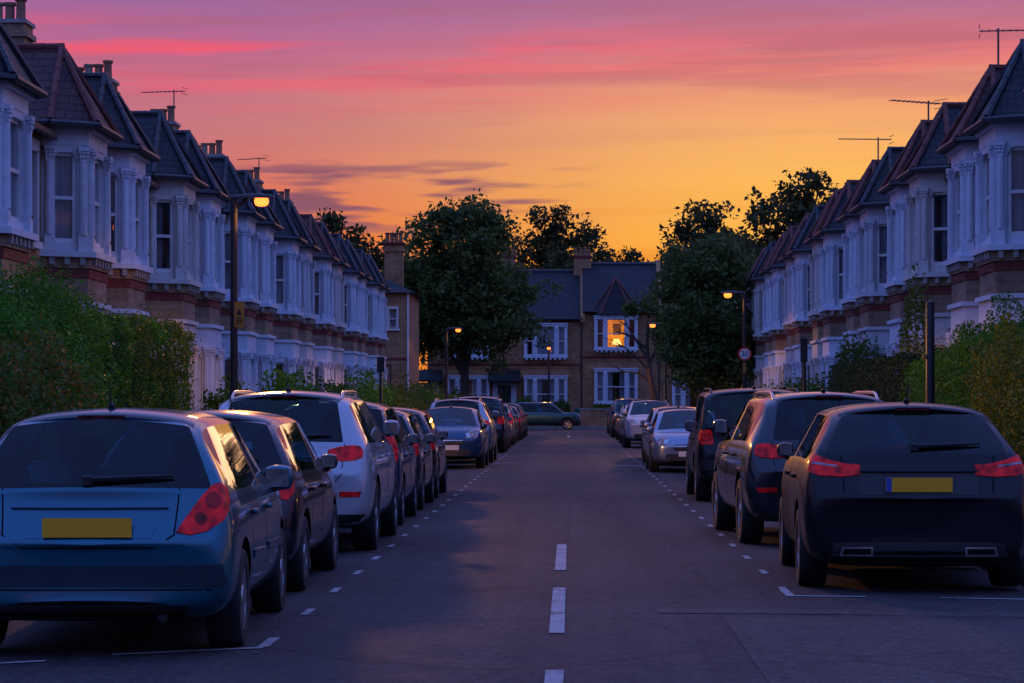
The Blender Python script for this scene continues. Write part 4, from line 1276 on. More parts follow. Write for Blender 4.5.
    if gable:
        for a_, b_ in (((pj+.22,bay-1.0),0),((pj+.22,bay+1.0),0),((.1,bay+1.65),0),((.1,bay-1.65),0)):
            t = MB(); t.tube([(a_[0],a_[1],EZ-.22),(-.25,bay,8.88)], .07, M['clay'], 6); t.build('hip_tiles', ro, 50)
    if chimney is not None:
        c = MB(); c.box(RX-.4,RX+.4,y1-.55,y1+.57,RZ-1.0,RZ+1.15,bk); c.box(RX-.46,RX+.46,y1-.61,y1+.63,RZ+.85,RZ+1.0,M['redbrick']); c.build('chimney', ro)
        for k in range(4):
            q = MB(); q.lathe((RX,y1-.37+.26*k,RZ+1.15), [(.12,0),(.10,.06),(.095,.34),(.12,.36),(.12,.42),(.08,.42)], M['pot'], 10); q.build('chimney_pot', ro, 40)
    return root

def corner_house():
    root = empty('corner_house')
    bk = M['brick_end']
    X0, X1, Y0, Y1, EZ = -9.0, 0.0, 0.0, 7.6, 6.75
    w = MB()
    wx0, wx1, wz0, wz1 = -.98, -.58, 5.05, 5.95     # window facing the camera side (y=0)
    w.box(X0,wx0,0,.3,0,EZ,bk); w.box(wx1,X1,0,.3,0,EZ,bk); w.box(wx0,wx1,0,.3,0,wz0,bk); w.box(wx0,wx1,0,.3,wz1,EZ,bk)
    w.box(X1-.3,X1,.3,Y1,0,EZ,bk); w.box(X0,X1-.3,Y1-.3,Y1,0,EZ,bk); w.box(X0,X0+.3,.3,Y1-.3,0,EZ,bk)
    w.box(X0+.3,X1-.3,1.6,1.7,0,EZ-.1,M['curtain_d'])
    w.build('wall', root)
    s = MB(); s.box(wx0-.06,wx0,-.05,0,wz0-.05,wz1+.1,M['frame']); s.box(wx1,wx1+.06,-.05,0,wz0-.05,wz1+.1,M['frame']); s.box(wx0,wx1,-.05,0,wz1,wz1+.1,M['frame']); s.box(wx0-.14,wx1+.14,-.12,0,wz0-.14,wz0-.05,M['frame'])
    s.build('window_surround', root)
    sash(root, (wx0,0), (1,0), (0,-1), 0, wx1-wx0, wz0-.05, wz1, -.10, 'net')
    b = MB(); b.box(X0,X1+.02,-.02,0,3.5,3.62,M['redbrick']); b.build('string_course', root)
    f = MB(); f.box(-.95,-.55,-.04,0,.9,1.5,M['signred']); f.build('meter_box', root)
    p = MB(); p.tube([(X1-.06,-.06,EZ),(X1-.06,-.06,.1)], .05, M['frame'], 8); p.tube([(-1.5,-.05,3.3),(-.9,-.05,3.3),(-.85,-.05,.2)], .035, M['lead'], 6); p.build('drainpipe', root, 50)
    r = MB(); RX = -4.5; RZ = 9.0; e = .3
    r.add([(X1+e,-e,EZ-.03),(X1+e,Y1+e,EZ-.03),(X0-e,Y1+e,EZ-.03),(X0-e,-e,EZ-.03),(RX,3.2,RZ),(RX,Y1-3.0,RZ)], [(0,1,5,4),(1,2,5),(2,3,4,5),(3,0,4),(3,2,1,0)], M['slate_b'])
    ro = r.build('roof', root)
    c = MB(); c.box(-1.50,-.60,4.2,5.0,EZ-.5,9.30,bk); c.box(-1.57,-.53,4.13,5.07,8.95,9.10,bk); c.box(-1.60,-.50,4.1,5.1,9.30,9.40,M['redbrick'])
    c.build('chimney', ro)
    for k in range(4):
        q = MB(); q.lathe((-1.38+k*.22,4.6,9.40), [(.12,0),(.10,.06),(.095,.40),(.125,.42),(.125,.5),(.08,.5)], M['pot'], 10); q.build('chimney_pot', ro, 40)
    return root

# ---------------------------------------------------------------- foliage
def leaf_object(name, pts, size, mat, parent=None, aspect=.55, up=0.0, jit=.45):
    n = len(pts)
    P = np.asarray(pts, dtype=np.float64)
    nr = rng.normal(size=(n, 3)); nr[:, 2] += up
    nr /= np.linalg.norm(nr, axis=1, keepdims=True)
    a = rng.normal(size=(n, 3)); t = np.cross(nr, a); t /= np.linalg.norm(t, axis=1, keepdims=True)
    b = np.cross(nr, t)
    s = size*(1+jit*rng.uniform(-1, 1, size=(n, 1)))
    k = 5
    V = np.empty((n, 5, 3))
    V[:, 0] = P-t*s*.5; V[:, 1] = P-t*s*.05+b*s*aspect*.5+nr*s*.08; V[:, 2] = P+t*s*.5; V[:, 3] = P-t*s*.05-b*s*aspect*.5+nr*s*.08
    V = V[:, :4].reshape(-1, 3)
    me = bpy.data.meshes.new(name)
    me.vertices.add(n*4); me.vertices.foreach_set('co', V.astype(np.float32).ravel())
    me.loops.add(n*4); me.loops.foreach_set('vertex_index', np.arange(n*4, dtype=np.int32))
    me.polygons.add(n); me.polygons.foreach_set('loop_start', np.arange(0, n*4, 4, dtype=np.int32))
    me.materials.append(mat); me.update(calc_edges=True); me.validate()
    o = bpy.data.objects.new(name, me)
    return link(o, parent)

def tree(name, height, base_h, rx, blobs, nclump, per, leaf, clump_r, mat, trunk_r, lean=(0, 0), seed=1, limbs=14, trunk_top=.75, shell=.62):
    """blobs: list of (cx, cy, cz, rx, ry, rz) relative to the base"""
    rg = np.random.default_rng(seed); rd = random.Random(seed)
    root = empty(name)
    # clump centres through the blobs, denser near the surface
    cs = []
    vol = np.array([b[3]*b[4]*b[5] for b in blobs])**(2/3); vol = vol/vol.sum()
    for b, f in zip(blobs, vol):
        m = max(3, int(nclump*f))
        d = rg.normal(size=(m, 3)); d /= np.linalg.norm(d, axis=1, keepdims=True)
        r = shell+(1-shell)*rg.random((m, 1))**.7
        r *= 1+.13*np.sin(3.1*d[:, :1]*2+b[0])+.10*np.sin(7*d[:, 2:3]+5*d[:, 1:2]+b[2])+.13*rg.normal(size=(m, 1))
        cs.append(np.array(b[:3])+d*r*np.array(b[3:]))
    cs = np.concatenate(cs)
    tt = trunk_top*height
    tr = MB(); pts = []; rad = []
    for i in range(8):
        f = i/7; z = tt*f
        pts.append((lean[0]*f**1.5+.12*math.sin(3*f+seed), lean[1]*f**1.5+.10*math.sin(4*f+seed*2)*f, z)); rad.append(trunk_r*(1.25 if i == 0 else 1)*(1-.72*f))
    tr.tube(pts, rad, M['bark'], 9)
    ends = [cs[rd.randrange(len(cs))] for _ in range(limbs)]
    for e in ends:
        f = .35+.5*rd.random(); i = min(6, int(f*7)); p0 = Vector(pts[i])
        e = Vector(e); mid = p0.lerp(e, .5)+Vector((rd.uniform(-.3,.3), rd.uniform(-.3,.3), .12*(e-p0).length))
        tr.tube([p0, p0.lerp(mid, .5)+Vector((0,0,.05)), mid, mid.lerp(e, .55), e], [rad[i]*.55, rad[i]*.42, rad[i]*.3, rad[i]*.18, .012], M['bark'], 6)
        for q in range(2):
            e2 = e+Vector((rd.uniform(-1,1), rd.uniform(-1,1), rd.uniform(-.2,.9)))*clump_r*1.3
            tr.tube([mid.lerp(e, .4), mid.lerp(e2, .7), e2], [rad[i]*.2, rad[i]*.12, .01], M['bark'], 5)
    tr.build('trunk', root, 60)
    # leaves
    L = []
    for c in cs:
        k = max(3, int(per*rd.uniform(.45, 1.5)))
        d = np.clip(rg.normal(size=(k, 3)), -1.7, 1.7)*clump_r*rd.uniform(.55, 1.15)*np.array([.62, .62, .5])
        L.append(c+d)
    L = np.concatenate(L)
    leaf_object('crown', L, leaf, mat, root, up=.35)
    return root

from mathutils import noise as mnoise
def hedge(name, x0, x1, y0, y1, h, mat, n, leaf, bumpy=.12, wob=.10, z0=.1, core=True, topvar=.15, seed=0, mat2=None, frac2=.0, flecks=.04):
    """clipped hedge or bushy mass filling a block"""
    root = empty(name, ((x0+x1)/2, (y0+y1)/2, 0))
    cx, cy = (x0+x1)/2, (y0+y1)/2; hx, hy = (x1-x0)/2, (y1-y0)/2
    def surf(p, nrm):
        v = mnoise.noise(Vector((p[0]*1.3+seed, p[1]*1.3, p[2]*1.3)))
        v2 = mnoise.noise(Vector((p[0]*4+seed, p[1]*4, p[2]*4)))
        return v*bumpy*1.6+v2*bumpy*.6
    A = [('x+', 2*hy*h), ('x-', 2*hy*h), ('y-', 2*hx*h), ('y+', 2*hx*h), ('z', 4*hx*hy)]
    tot = sum(a for _, a in A)
    P = []
    rd = random.Random(seed+3)
    for nm, a in A:
        for _ in range(int(n*a/tot)):
            u, v = rd.uniform(-1, 1), rd.random()
            if nm[0] == 'x': p = [hx*(1 if nm[1] == '+' else -1), u*hy, v*h]; q = (1 if nm[1] == '+' else -1, 0, 0)
            elif nm[0] == 'y': p = [u*hx, hy*(1 if nm[1] == '+' else -1), v*h]; q = (0, 1 if nm[1] == '+' else -1, 0)
            else: p = [u*hx, rd.uniform(-1, 1)*hy, h]; q = (0, 0, 1)
            tv = topvar*mnoise.noise(Vector((p[0]*.9+cx, (p[1]+cy)*.8, seed)))
            p[2] = p[2]*(1+tv/h*1.6)
            # round the shoulders
            ed = min(1, max(0, (p[2]-h+.3)/.3)); sh = 1-.25*ed*ed
            if nm[0] != 'z': p[0] *= sh if nm[0] == 'x' else 1
            d = surf((p[0]+cx, p[1]+cy, p[2]), q)-abs(rd.gauss(0, 1))*wob+(rd.random() < flecks)*rd.random()*.18
            P.append((p[0]+q[0]*d, p[1]+q[1]*d, max(.03, p[2]+q[2]*d)+z0))
    P = np.array(P)
    if mat2 is not None and frac2 > 0:
        mk = np.array([mnoise.noise(Vector((x*1.1+seed, y*1.1, z*1.4+5))) for x, y, z in P])+rng.normal(size=len(P))*.18 > (.5-frac2)
        leaf_object('foliage', P[~mk], leaf, mat, root); leaf_object('sprays', P[mk], leaf, mat2, root)
    else:
        leaf_object('foliage', P, leaf, mat, root)
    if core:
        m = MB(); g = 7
        m.rbox((0, 0, h*.41+z0), (max(.3,2*hx-.55), 2*hy-.6, h*.82), M['hedgecore'], .04, 3); m.build('dark_core', root, 60)  # added dark block inside the leaves, stops the view through the hedge
    return root

def shrub(name, blobs, n, leaf, mat, seed=0, mat2=None, frac2=0.0, stems=6):
    rg = np.random.default_rng(seed+50); rd = random.Random(seed)
    root = empty(name)
    vol = np.array([(b[3]*b[4]*b[5])**(2/3) for b in blobs]); vol /= vol.sum()
    P = []
    for b, f in zip(blobs, vol):
        m = int(n*f); d = rg.normal(size=(m, 3)); d /= np.linalg.norm(d, axis=1, keepdims=True)
        nz = np.array([mnoise.noise(Vector(tuple(q*2.3+seed+b[0]))) for q in d])[:, None]
        r = (.55+.45*rg.random((m, 1))**.5)*(1+.35*nz)+.05*rg.normal(size=(m, 1))
        P.append(np.array(b[:3])+d*r*np.array(b[3:]))
    P = np.concatenate(P); P = P[P[:, 2] > .05]
    if mat2 is not None:
        mk = rg.random(len(P)) < frac2*(.4+1.2*(P[:, 2]-P[:, 2].min())/np.ptp(P[:, 2]))
        leaf_object('foliage', P[~mk], leaf, mat, root); leaf_object('sprays', P[mk], leaf, mat2, root)
    else: leaf_object('foliage', P, leaf, mat, root)
    m = MB()
    for b in blobs:
        for k in range(stems):
            e = (b[0]+rd.uniform(-.6,.6)*b[3], b[1]+rd.uniform(-.6,.6)*b[4], b[2]+rd.uniform(-.2,.7)*b[5])
            m.tube([(b[0]*.6+rd.uniform(-.1,.1), b[1]*.6+rd.uniform(-.1,.1), .0), (b[0]*.8+rd.uniform(-.1,.1), b[1]*.8, b[2]*.5), e], [.03,.02,.006], M['bark'], 5)
    m.build('stems', root, 60)
    return root
# ================================================================ the place
M['warmwall'] = plain('warm_wallpaper', (0.62, 0.42, 0.20), 0.9, 0.25, 3)
M['redcurtain'] = plain('red_curtain', (0.35, 0.06, 0.04), 0.9, 0.3, 6)
M['pictureframe'] = plain('dark_wood', (0.06, 0.03, 0.02), 0.6, 0.3, 6)
M['lampshade'] = emit_mat('lit_lampshade', (1.0, 0.60, 0.14), 3.0)
M['lamp'] = emit_mat('sodium_lamp', (1.0, 0.15, 0.022), 4.4)

# ---- ground, roads, pavements
XL, XR, BL, BR = -3.95, 3.80, -1.86, 1.70
def slab(name, x0, x1, y0, y1, z, mat, nx=1, ny=1):
    m = MB(); m.add([(x0,y0,z),(x1,y0,z),(x1,y1,z),(x0,y1,z)], [(0,1,2,3)], mat)
    return tag(m.build(name), kind='structure')
slab('ground', -1500, 1500, -300, 3000, -.02, M['soil'])
m = MB(); nx = 12
vs = []; ys = [-30, 0, 20, 40, 60, 80, 100, 120, 138]
for y in ys:
    for i in range(nx+1):
        x = XL+(XR-XL)*i/nx; vs.append((x, y, .045*(1-((x)/3.9)**2)-.045))
fs = [(j*(nx+1)+i, j*(nx+1)+i+1, (j+1)*(nx+1)+i+1, (j+1)*(nx+1)+i) for j in range(len(ys)-1) for i in range(nx)]
m.add([(x, y, z+.03) for x, y, z in vs], fs, M['asphalt']); tag(m.build('road', None, 60), kind='structure')
ZR = .030
slab('side_road', -70, 70, 138, 150, .026, M['asphalt'])
def roadz(x): return .045*(1-(x/3.9)**2)-.045+.03
def onroad(name, polys, mat, lift=.004):
    m = MB()
    for q in polys:
        k = len(q); 
        m.add([(x, y, roadz(x)+lift) for x, y in q], [tuple(range(k))], mat)
    return tag(m.build(name), kind='structure')
def strip(x0, x1, y0, y1): return [(x0,y0),(x1,y0),(x1,y1),(x0,y1)]
onroad('road_patch', [strip(1.05,2.2,11.0,17.0), strip(2.2,3.4,11.0,17.0)], M['asphalt_p'])
onroad('road_trench', [strip(.62,1.7,17.35,17.75), strip(1.7,3.7,17.35,17.75)], M['asphalt_p'], .0045)
onroad('road_seam', [strip(-.05,-.01,26.5,110)], M['asphalt_d'], .0035)
cl = [strip(-.135,-.035,a,b) for a, b in ((9.6,13.6),(15.8,19.7),(21.8,25.8))]
cl.append(strip(-.12,0,108,114))
onroad('centre_line', cl, M['mark'], .006)
bl = []
y = 17.3
while y < 134: 
    bl.append(strip(BL-.03,BL+.03,y,y+.5)); y += 2.05
y = 19.4
while y < 134:
    bl.append(strip(BR-.03,BR+.03,y,y+.5)); y += 2.05
onroad('parking_bay_dashes', bl, M['mark'], .006)
be = [[(-2.72,14.62),(-2.72,14.70),(-1.86,15.02),(-1.86,14.92)], strip(-1.90,-1.83,15.0,15.6), [(-3.7,14.1),(-3.7,14.18),(-3.05,14.4),(-3.05,14.32)],
      strip(1.66,2.28,18.95,19.03), strip(1.66,1.73,19.0,19.6), strip(2.85,3.7,18.95,19.03), strip(1.15,1.72,59.0,59.3), strip(-1.88,-1.3,61.5,61.9)]
onroad('parking_bay_ends', be, M['mark'], .006)
def pave(name, x0, x1, y0, y1, kx):
    m = MB(); m.box(x0,x1,y0,y1,-.01,.13,M['paving'])
    k = tag(m.build(name), kind='structure')
pave('pavement_left', -5.95, XL-.13, -30, 138, 1); pave('pavement_right', XR+.13, 5.75, -30, 138, -1)
pave('pavement_far', -70, 70, 150.13, 152.2, 0)
m = MB()
for i in range(184):
    y0 = -30+i*.913
    m.box(XL-.13,XL,y0+.004,y0+.909,-.01,.135,M['kerb']); m.box(XR,XR+.13,y0+.004,y0+.909,-.01,.135,M['kerb'])
m.box(-70,70,150,150.13,-.01,.135,M['kerb'])
tag(m.build('kerb'), kind='structure')
slab('front_gardens_left', -10.5, -5.95, -30, 138, .10, M['soil']); slab('front_gardens_right', 5.75, 9.5, -30, 138, .10, M['soil']); slab('front_gardens_far', -70, 70, 152.2, 158, .10, M['soil'])

# ---- terraces
ORD = ['first','second','third','fourth','fifth','sixth','seventh','eighth','ninth','tenth','eleventh','twelfth','thirteenth','fourteenth','fifteenth','sixteenth','seventeenth','eighteenth','nineteenth','twentieth']
XWL, XWR = -8.82, 7.97
rdh = random.Random(5)
def terrace(W, first_pair, npairs, xw, rz, side, gradef, tall, roofs, walls, clays, aerials, half):
    protos = {}; idx = 0
    for p in range(npairs):
        for h in (0, 1):
            yc = first_pair+p*2*W+(-W/2 if h == 0 else W/2)
            near_first = (h == 0)
            s = (1 if near_first else -1) if rz == 0 else (-1 if near_first else 1)
            ch = (h == 0)
            ae = aerials.get(p) if (ch or rz != 0) and h == (0 if rz == 0 else 1) else None
            key = (s, ch, ae, idx % 3, clays[idx % len(clays)])
            rm, wm = roofs[idx % len(roofs)], walls[idx % len(walls)]
            if key not in protos:
                o = terraced_house(W, s, rm, wm, 'brick', ch, CURT[idx % 3], clays[idx % len(clays)], doormat='door_red' if idx % 5 == 2 else 'door', aerial=ae, tall=tall, half=half)
                protos[key] = (o, rm, wm)
            else:
                src, r0, w0 = protos[key]
                o = copy_tree(src, None, {M[r0].name: M[rm], M[w0].name: M[wm]})
            o.location = (xw, yc, gradef(yc)); o.rotation_euler = (0, 0, rz)
            rn = {'slate': 'dark slate roof', 'slate_b': 'weathered grey slate roof', 'tile': 'reddish clay tile roof'}[rm]
            lab = f"terraced house with {rn}, {ORD[idx]} from near end of the {side} terrace"
            tag(o, lab, 'house', f'bay-fronted terraced houses on the {side} of the street')
            o.name = 'terraced_house'
            idx += 1
    return idx
gl = lambda y: -.15+.005*(y-43)
terrace(5.1, 34.2, 8, XWL, 0.0, 'left', gl, 1.35,
        ['slate','slate','tile','slate_b','slate','slate','slate','slate_b'], ['white','white','greywhite','white','cream','white','white'], [False, False, True, False, False, False, False, False], {4: ('chim', 1.5, 2.9), 6: ('chim', 1.4, 2.6)}, 1.95)
terrace(4.5, 35.6, 8, XWR, math.pi, 'right', lambda y: 0.0, .15,
        ['slate','slate','slate','tile','slate','slate','slate_b','tile'], ['white','greywhite','white','white','cream'], [True, True, False, True], {1: ('bay', .75, 3.0), 2: ('bay', .5, .5), 3: ('bay', .65, .1)}, 1.6)

o = corner_house(); o.location = (-7.68, 118.0, .1); tag(o, 'plain brown brick corner house with tall chimney, past the far end of the left terrace', 'house')
ends = [(-15.9,4.9,False,False,'slate_b',None,'brown brick house with flat white bay, far left behind the round street tree'),
        (-6.55,4.9,False,False,'slate',True,'brown brick house mostly hidden behind the round street tree'),
        (-1.65,4.9,False,False,'slate',True,'brown brick house with square white bays and dark porch roof, facing down the street'),
        (3.25,4.9,True,True,'slate',None,'brick house at the street end with the glowing orange upstairs window'),
        (8.15,4.9,True,False,'slate_b',True,'brick house behind the trees to the right of the lit-window house')]
for (x, W, gb, lit, rf_, ch, lab) in ends:
    o = end_house(W, (.12 if not gb else -.35), rf_, 'white', lit=lit, gable=gb, chimney=ch, door=not gb)
    o.location = (x, 156.0, .15 if not lit else .62); o.rotation_euler = (0, 0, -math.pi/2); tag(o, lab, 'house', 'brick houses across the end of the street')

# ---- cars
PAINTS = {
 'blue': car_paint('petrol_blue_paint', (0.004, 0.115, 0.175), .55, .28), 'plum': car_paint('plum_black_paint', (0.026, 0.016, 0.022), .4, .26), 'white': car_paint('pearl_white_paint', (0.42, 0.42, 0.45), .25, .3),
 'grey': car_paint('dark_grey_paint', (0.07, 0.07, 0.078), .6, .3), 'slate': car_paint('slate_blue_paint', (0.07, 0.09, 0.13), .6, .3), 'darkred': car_paint('black_cherry_paint', (0.035, 0.010, 0.012), .4, .28),
 'navy': car_paint('navy_paint', (0.012, 0.05, 0.12), .5, .3), 'silver': car_paint('silver_paint', (0.30, 0.31, 0.34), .75, .32), 'black': car_paint('gloss_black_paint', (0.004, 0.005, 0.008), .0, .3, .32),
 'coal': car_paint('charcoal_paint', (0.022, 0.024, 0.030), .5, .25), 'ice': car_paint('ice_blue_paint', (0.20, 0.27, 0.37), .7, .3), 'teal': car_paint('deep_teal_paint', (0.012, 0.07, 0.085), .5, .3), 'redd': car_paint('dull_red_paint', (0.11, 0.016, 0.016), .4, .3)}
def typed(T, paint, **k):
    d = dict(T); d['paint'] = PAINTS[paint]; d.update(k); return d
TYPES = {'a': (HATCH_A, 'blue'), 'b': (HATCH_B, 'black'), 's': (SUV, 'white'), 'c': (HATCH_C, 'plum'), 'm': (MPV, 'navy'), 'k': (COUPE, 'ice'), 'o': (OFFROAD, 'teal')}
made = {}
def put_car(t, paint, x, ytail, label, face=False, group='cars parked along the kerb', rz=None, yc=None):
    T, p0 = TYPES[t]
    if t not in made:
        made[t] = build_car(typed(T, p0)); o = made[t]
        if paint != p0:
            pass
        first = True
    else:
        o = copy_tree(made[t], None, {PAINTS[p0].name: PAINTS[paint]})
    o.location = (x, ytail+T['L']/2 if yc is None else yc, .012)
    o.rotation_euler = (0, 0, math.pi if face else (rz or 0.0))
    o.name = 'parked_car'
    tag(o, label, 'car', group)
    return o
put_car('a','blue',-2.87,14.45,'petrol blue hatchback with yellow plate, nearest car in the left row', rz=R(1.4))
put_car('c','plum',-2.92,19.0,'plum-black hatchback parked just ahead of the petrol blue hatchback')
put_car('s','white',-2.87,24.3,'pearl white estate car with silver roof rails and red tail lights')
put_car('m','slate',-2.88,29.6,'slate blue small car right in front of the pearl white estate')
put_car('c','grey',-2.88,34.1,'dark grey hatchback between the slate blue car and the cherry hatchback')
put_car('c','darkred',-2.90,38.4,'black cherry hatchback with red tail light, sixth in the left row')
put_car('c','navy',-2.80,56.5,'navy blue small car facing the viewer after the gap in the left row', face=True)
put_car('s','silver',-2.85,61.8,'silver estate car behind the navy car that faces the viewer')
put_car('o','coal',-2.85,74.5,'charcoal off-roader, tail towards the viewer, far along the left row')
put_car('c','slate',-2.85,82.0,'slate blue hatchback just beyond the charcoal off-roader')
put_car('m','silver',-2.85,88.5,'silver compact car far down the left row')
put_car('c','coal',-2.85,94.5,'charcoal hatchback just before the dull red hatchback, far left row')
put_car('c','redd',-2.80,101.0,'dull red hatchback near the far end of the left row')
put_car('m','grey',-2.82,106.5,'dark grey compact car just beyond the dull red hatchback')
put_car('c','black',-2.80,112.0,'small black hatchback, farthest car in the left row')
put_car('b','black',2.80,19.35,'glossy black hatchback with yellow plate, nearest car in the right row', rz=R(-1.8))
put_car('s','coal',2.66,25.5,'charcoal estate car with roof rails, second in the right row', rz=R(2.0))
put_car('o','black',2.80,37.0,'boxy black off-roader with roof rails, third in the right row')
put_car('k','ice',2.60,53.2,'ice blue coupe facing the viewer in the right row', face=True)
put_car('c','silver',2.66,59.0,'silver hatchback facing the viewer behind the ice blue coupe', face=True)
put_car('c','darkred',2.80,65.0,'black cherry hatchback with red tail light in the right row')
put_car('s','white',2.72,82.5,'white estate car facing the viewer far along the right row', face=True)
put_car('m','ice',2.72,92.0,'ice blue small car facing the viewer beyond the white estate', face=True)
put_car('c','grey',2.72,100.0,'dark grey hatchback facing the viewer near the far end of the right row', face=True)
put_car('o','coal',2.72,108.0,'charcoal off-roader facing the viewer near the far end of the right row', face=True)
put_car('c','navy',2.70,115.0,'navy hatchback facing the viewer beyond the charcoal off-roader', face=True)
put_car('m','coal',2.72,123.0,'dark compact car, farthest in the right row', face=True)
o_ = put_car('o','teal',-1.45,0,'deep teal off-roader side on across the junction at the street end', rz=-math.pi/2, yc=141.6, group='cars at the junction'); o_.scale = (.93, .93, .93)
made['o'].name = 'parked_car'
# the first-built off-roader carried the wrong colour for its spot: recolour through object slots
def recolour(o, frm, to):
    for ch in kids(o):
        if ch.type == 'MESH':
            for s_ in ch.material_slots:
                if s_.material and s_.material.name == frm: s_.link = 'OBJECT'; s_.material = to
        recolour(ch, frm, to)
recolour(made['o'], PAINTS['teal'].name, PAINTS['coal'])
def grow(x): return x

# ---- street lamps
LSIGN = -1.0
def street_lamp(x, y, label, arm, post='rustpost', power=70, h=5.0, sign=None, rz=0.0, lit=True):
    root = empty('street_lamp', (x, y, .13)); s = 1 if arm > 0 else -1; L = abs(arm)
    m = MB(); m.lathe((0,0,0), [(.11,0),(.11,.05),(.090,.10),(.090,1.35),(.072,1.45),(.068,1.5),(.060,h-.25),(.052,h-.05),(.0,h-.04)], M[post], 14)
    m.box(-.045,.045,-.092,-.080,.35,.95,M[post]); m.build('post', root, 40)
    a = MB(); a.tube([(0,0,h-.40),(s*.03,0,h-.22),(s*.14,0,h-.12),(s*(L-.1),0,h-.06)], [.03,.03,.028,.028], M[post], 8); a.build('arm', root, 50)
    b = MB(); cx = s*(L+.02)
    pr = [(-.46,.028,.035),(-.36,.075,.06),(-.15,.12,.085),(.12,.135,.09),(.27,.11,.07),(.34,.05,.04)]
    vs = []; fs = []; n = 10
    for (dx, wy, hz) in pr:
        for k in range(n+1):
            t = math.pi*k/n; vs.append((cx+s*dx, wy*math.cos(t), h-.05+hz*math.sin(t)))
    for i in range(len(pr)-1):
        for k in range(n):
            q = (i*(n+1)+k, (i+1)*(n+1)+k, (i+1)*(n+1)+k+1, i*(n+1)+k+1); fs.append(q)
    fs.append(tuple(i*(n+1) for i in range(len(pr)))+tuple(i*(n+1)+n for i in reversed(range(len(pr)))))
    fs.append(tuple(range(n+1))); fs.append(tuple((len(pr)-1)*(n+1)+k for k in reversed(range(n+1))))
    b.add(vs, fs, M[post]); hd = b.build('lantern', root, 40)
    l = MB(); l.rbox((cx+s*.12,0,h-.10), (.23,.19,.17), M['lamp'], .8, 2); l.build('lamp_bulb', hd, 60)
    if lit:
        ld = bpy.data.lights.new('lamp_light', 'POINT'); ld.energy = power; ld.color = (1.0, .40, .09); ld.shadow_soft_size = .3
        ld.use_nodes = True; lt = ld.node_tree; em = lt.nodes['Emission']
        tcl = N(lt, 'ShaderNodeTexCoord'); sx = N(lt, 'ShaderNodeSeparateXYZ'); lt.links.new(tcl.outputs['Normal'], sx.inputs[0])
        cz = math_(lt, 'MULTIPLY', sx.outputs[2], LSIGN)
        g = math_(lt, 'POWER', math_(lt, 'MAXIMUM', cz, .17), -1.6)
        ct = N(lt, 'ShaderNodeMapRange'); ct.interpolation_type = 'SMOOTHSTEP'; lt.links.new(cz, ct.inputs[0]); ct.inputs[1].default_value = .10; ct.inputs[2].default_value = .24
        sd_ = N(lt, 'ShaderNodeMapRange'); sd_.interpolation_type = 'SMOOTHSTEP'; lt.links.new(math_(lt, 'MULTIPLY', sx.outputs[0], s*LSIGN*-1), sd_.inputs[0]); sd_.inputs[1].default_value = -.5; sd_.inputs[2].default_value = .25; sd_.inputs[3].default_value = .02
        lt.links.new(math_(lt, 'MULTIPLY', math_(lt, 'MULTIPLY', g, ct.outputs[0]), sd_.outputs[0]), em.inputs['Strength'])
        lo = bpy.data.objects.new('lamp_light', ld); COL.objects.link(lo); lo.parent = root; lo.location = (cx+s*.06, 0, h-.28)
    root.rotation_euler = (0, 0, rz)
    tag(root, label, 'street lamp', 'lit street lamps')
    return root
def text_mesh(txt, size, mat):
    c = bpy.data.curves.new('t', 'FONT'); c.body = txt; c.size = size; c.align_x = 'CENTER'; c.align_y = 'CENTER'; c.extrude = .003
    o = bpy.data.objects.new('t', c); COL.objects.link(o)
    dg = bpy.context.evaluated_depsgraph_get(); dg.update()
    me = bpy.data.meshes.new_from_object(o.evaluated_get(dg), depsgraph=dg); bpy.data.objects.remove(o)
    vs = [(v.co.x, -v.co.z, v.co.y) for v in me.vertices]; fs = [list(p.vertices) for p in me.polygons]
    return vs, fs
street_lamp(-5.85, 43.0, 'tall street lamp with yellow notice on its brown post, nearest lamp, left pavement', .34, power=400)
street_lamp(-5.90, 118.0, 'street lamp glowing in front of the round street tree', .42, power=360)
street_lamp(5.65, 80.0, 'street lamp with round speed sign in front of the right-hand tree', -.40, power=360)
street_lamp(-1.30, 152.0, 'small street lamp in front of the square-bayed house at the street end', .12, power=60, h=4.9, rz=-math.pi/2)
street_lamp(4.30, 111.0, 'street lamp half hidden by the leaning tree beside the lit-window house', -.45, power=70)
# notice and sign on posts
root = empty('notice_sign', (-5.85, 43.0-.10, 3.05))
m = MB(); m.box(.02,.19,-.012,0,-.22,.22,M['yellow'])
n_ = root; m.build('plate', root)
m = MB()
m.add([(.055,-.0145,.0),(.155,-.0145,.0),(.105,-.0145,.11)], [(0,1,2)], M['signblack'])
for z in (-.06,-.10,-.14): m.box(.045,.165,-.0145,-.013,z-.012,z+.006,M['signblack'])
m.build('symbol', root)
tag(root, 'yellow notice plate strapped to the nearest brown lamp post', 'sign')
root = empty('speed_sign', (5.65, 80.0-.11, 3.12))
m = MB(); vs = []; k = 32
for rr, yy, mt in ((.225, 0, 'signred'), (.165, -.004, 'signwhite')):
    vs = [(rr*math.cos(2*math.pi*i/k), yy, rr*math.sin(2*math.pi*i/k)) for i in range(k)]
    m.add(vs+[(a, b+.012, c) for a, b, c in vs], [tuple(range(k)), *[(i, i+k, (i+1)%k+k, (i+1)%k) for i in range(k)]], M[mt])
d_ = m.build('disc', root)
vs, fs = text_mesh('20', .24, M['signblack']); m = MB(); m.add([(x, y-.008, z) for x, y, z in vs], fs, M['signblack']); m.build('numerals', d_)
m = MB(); m.box(-.05,.03,-.01,0,-.62,-.30,M['yellow']); m.build('lower_plate', root)
tag(root, 'round red-ringed 20 speed sign on the right-hand lamp post', 'sign')

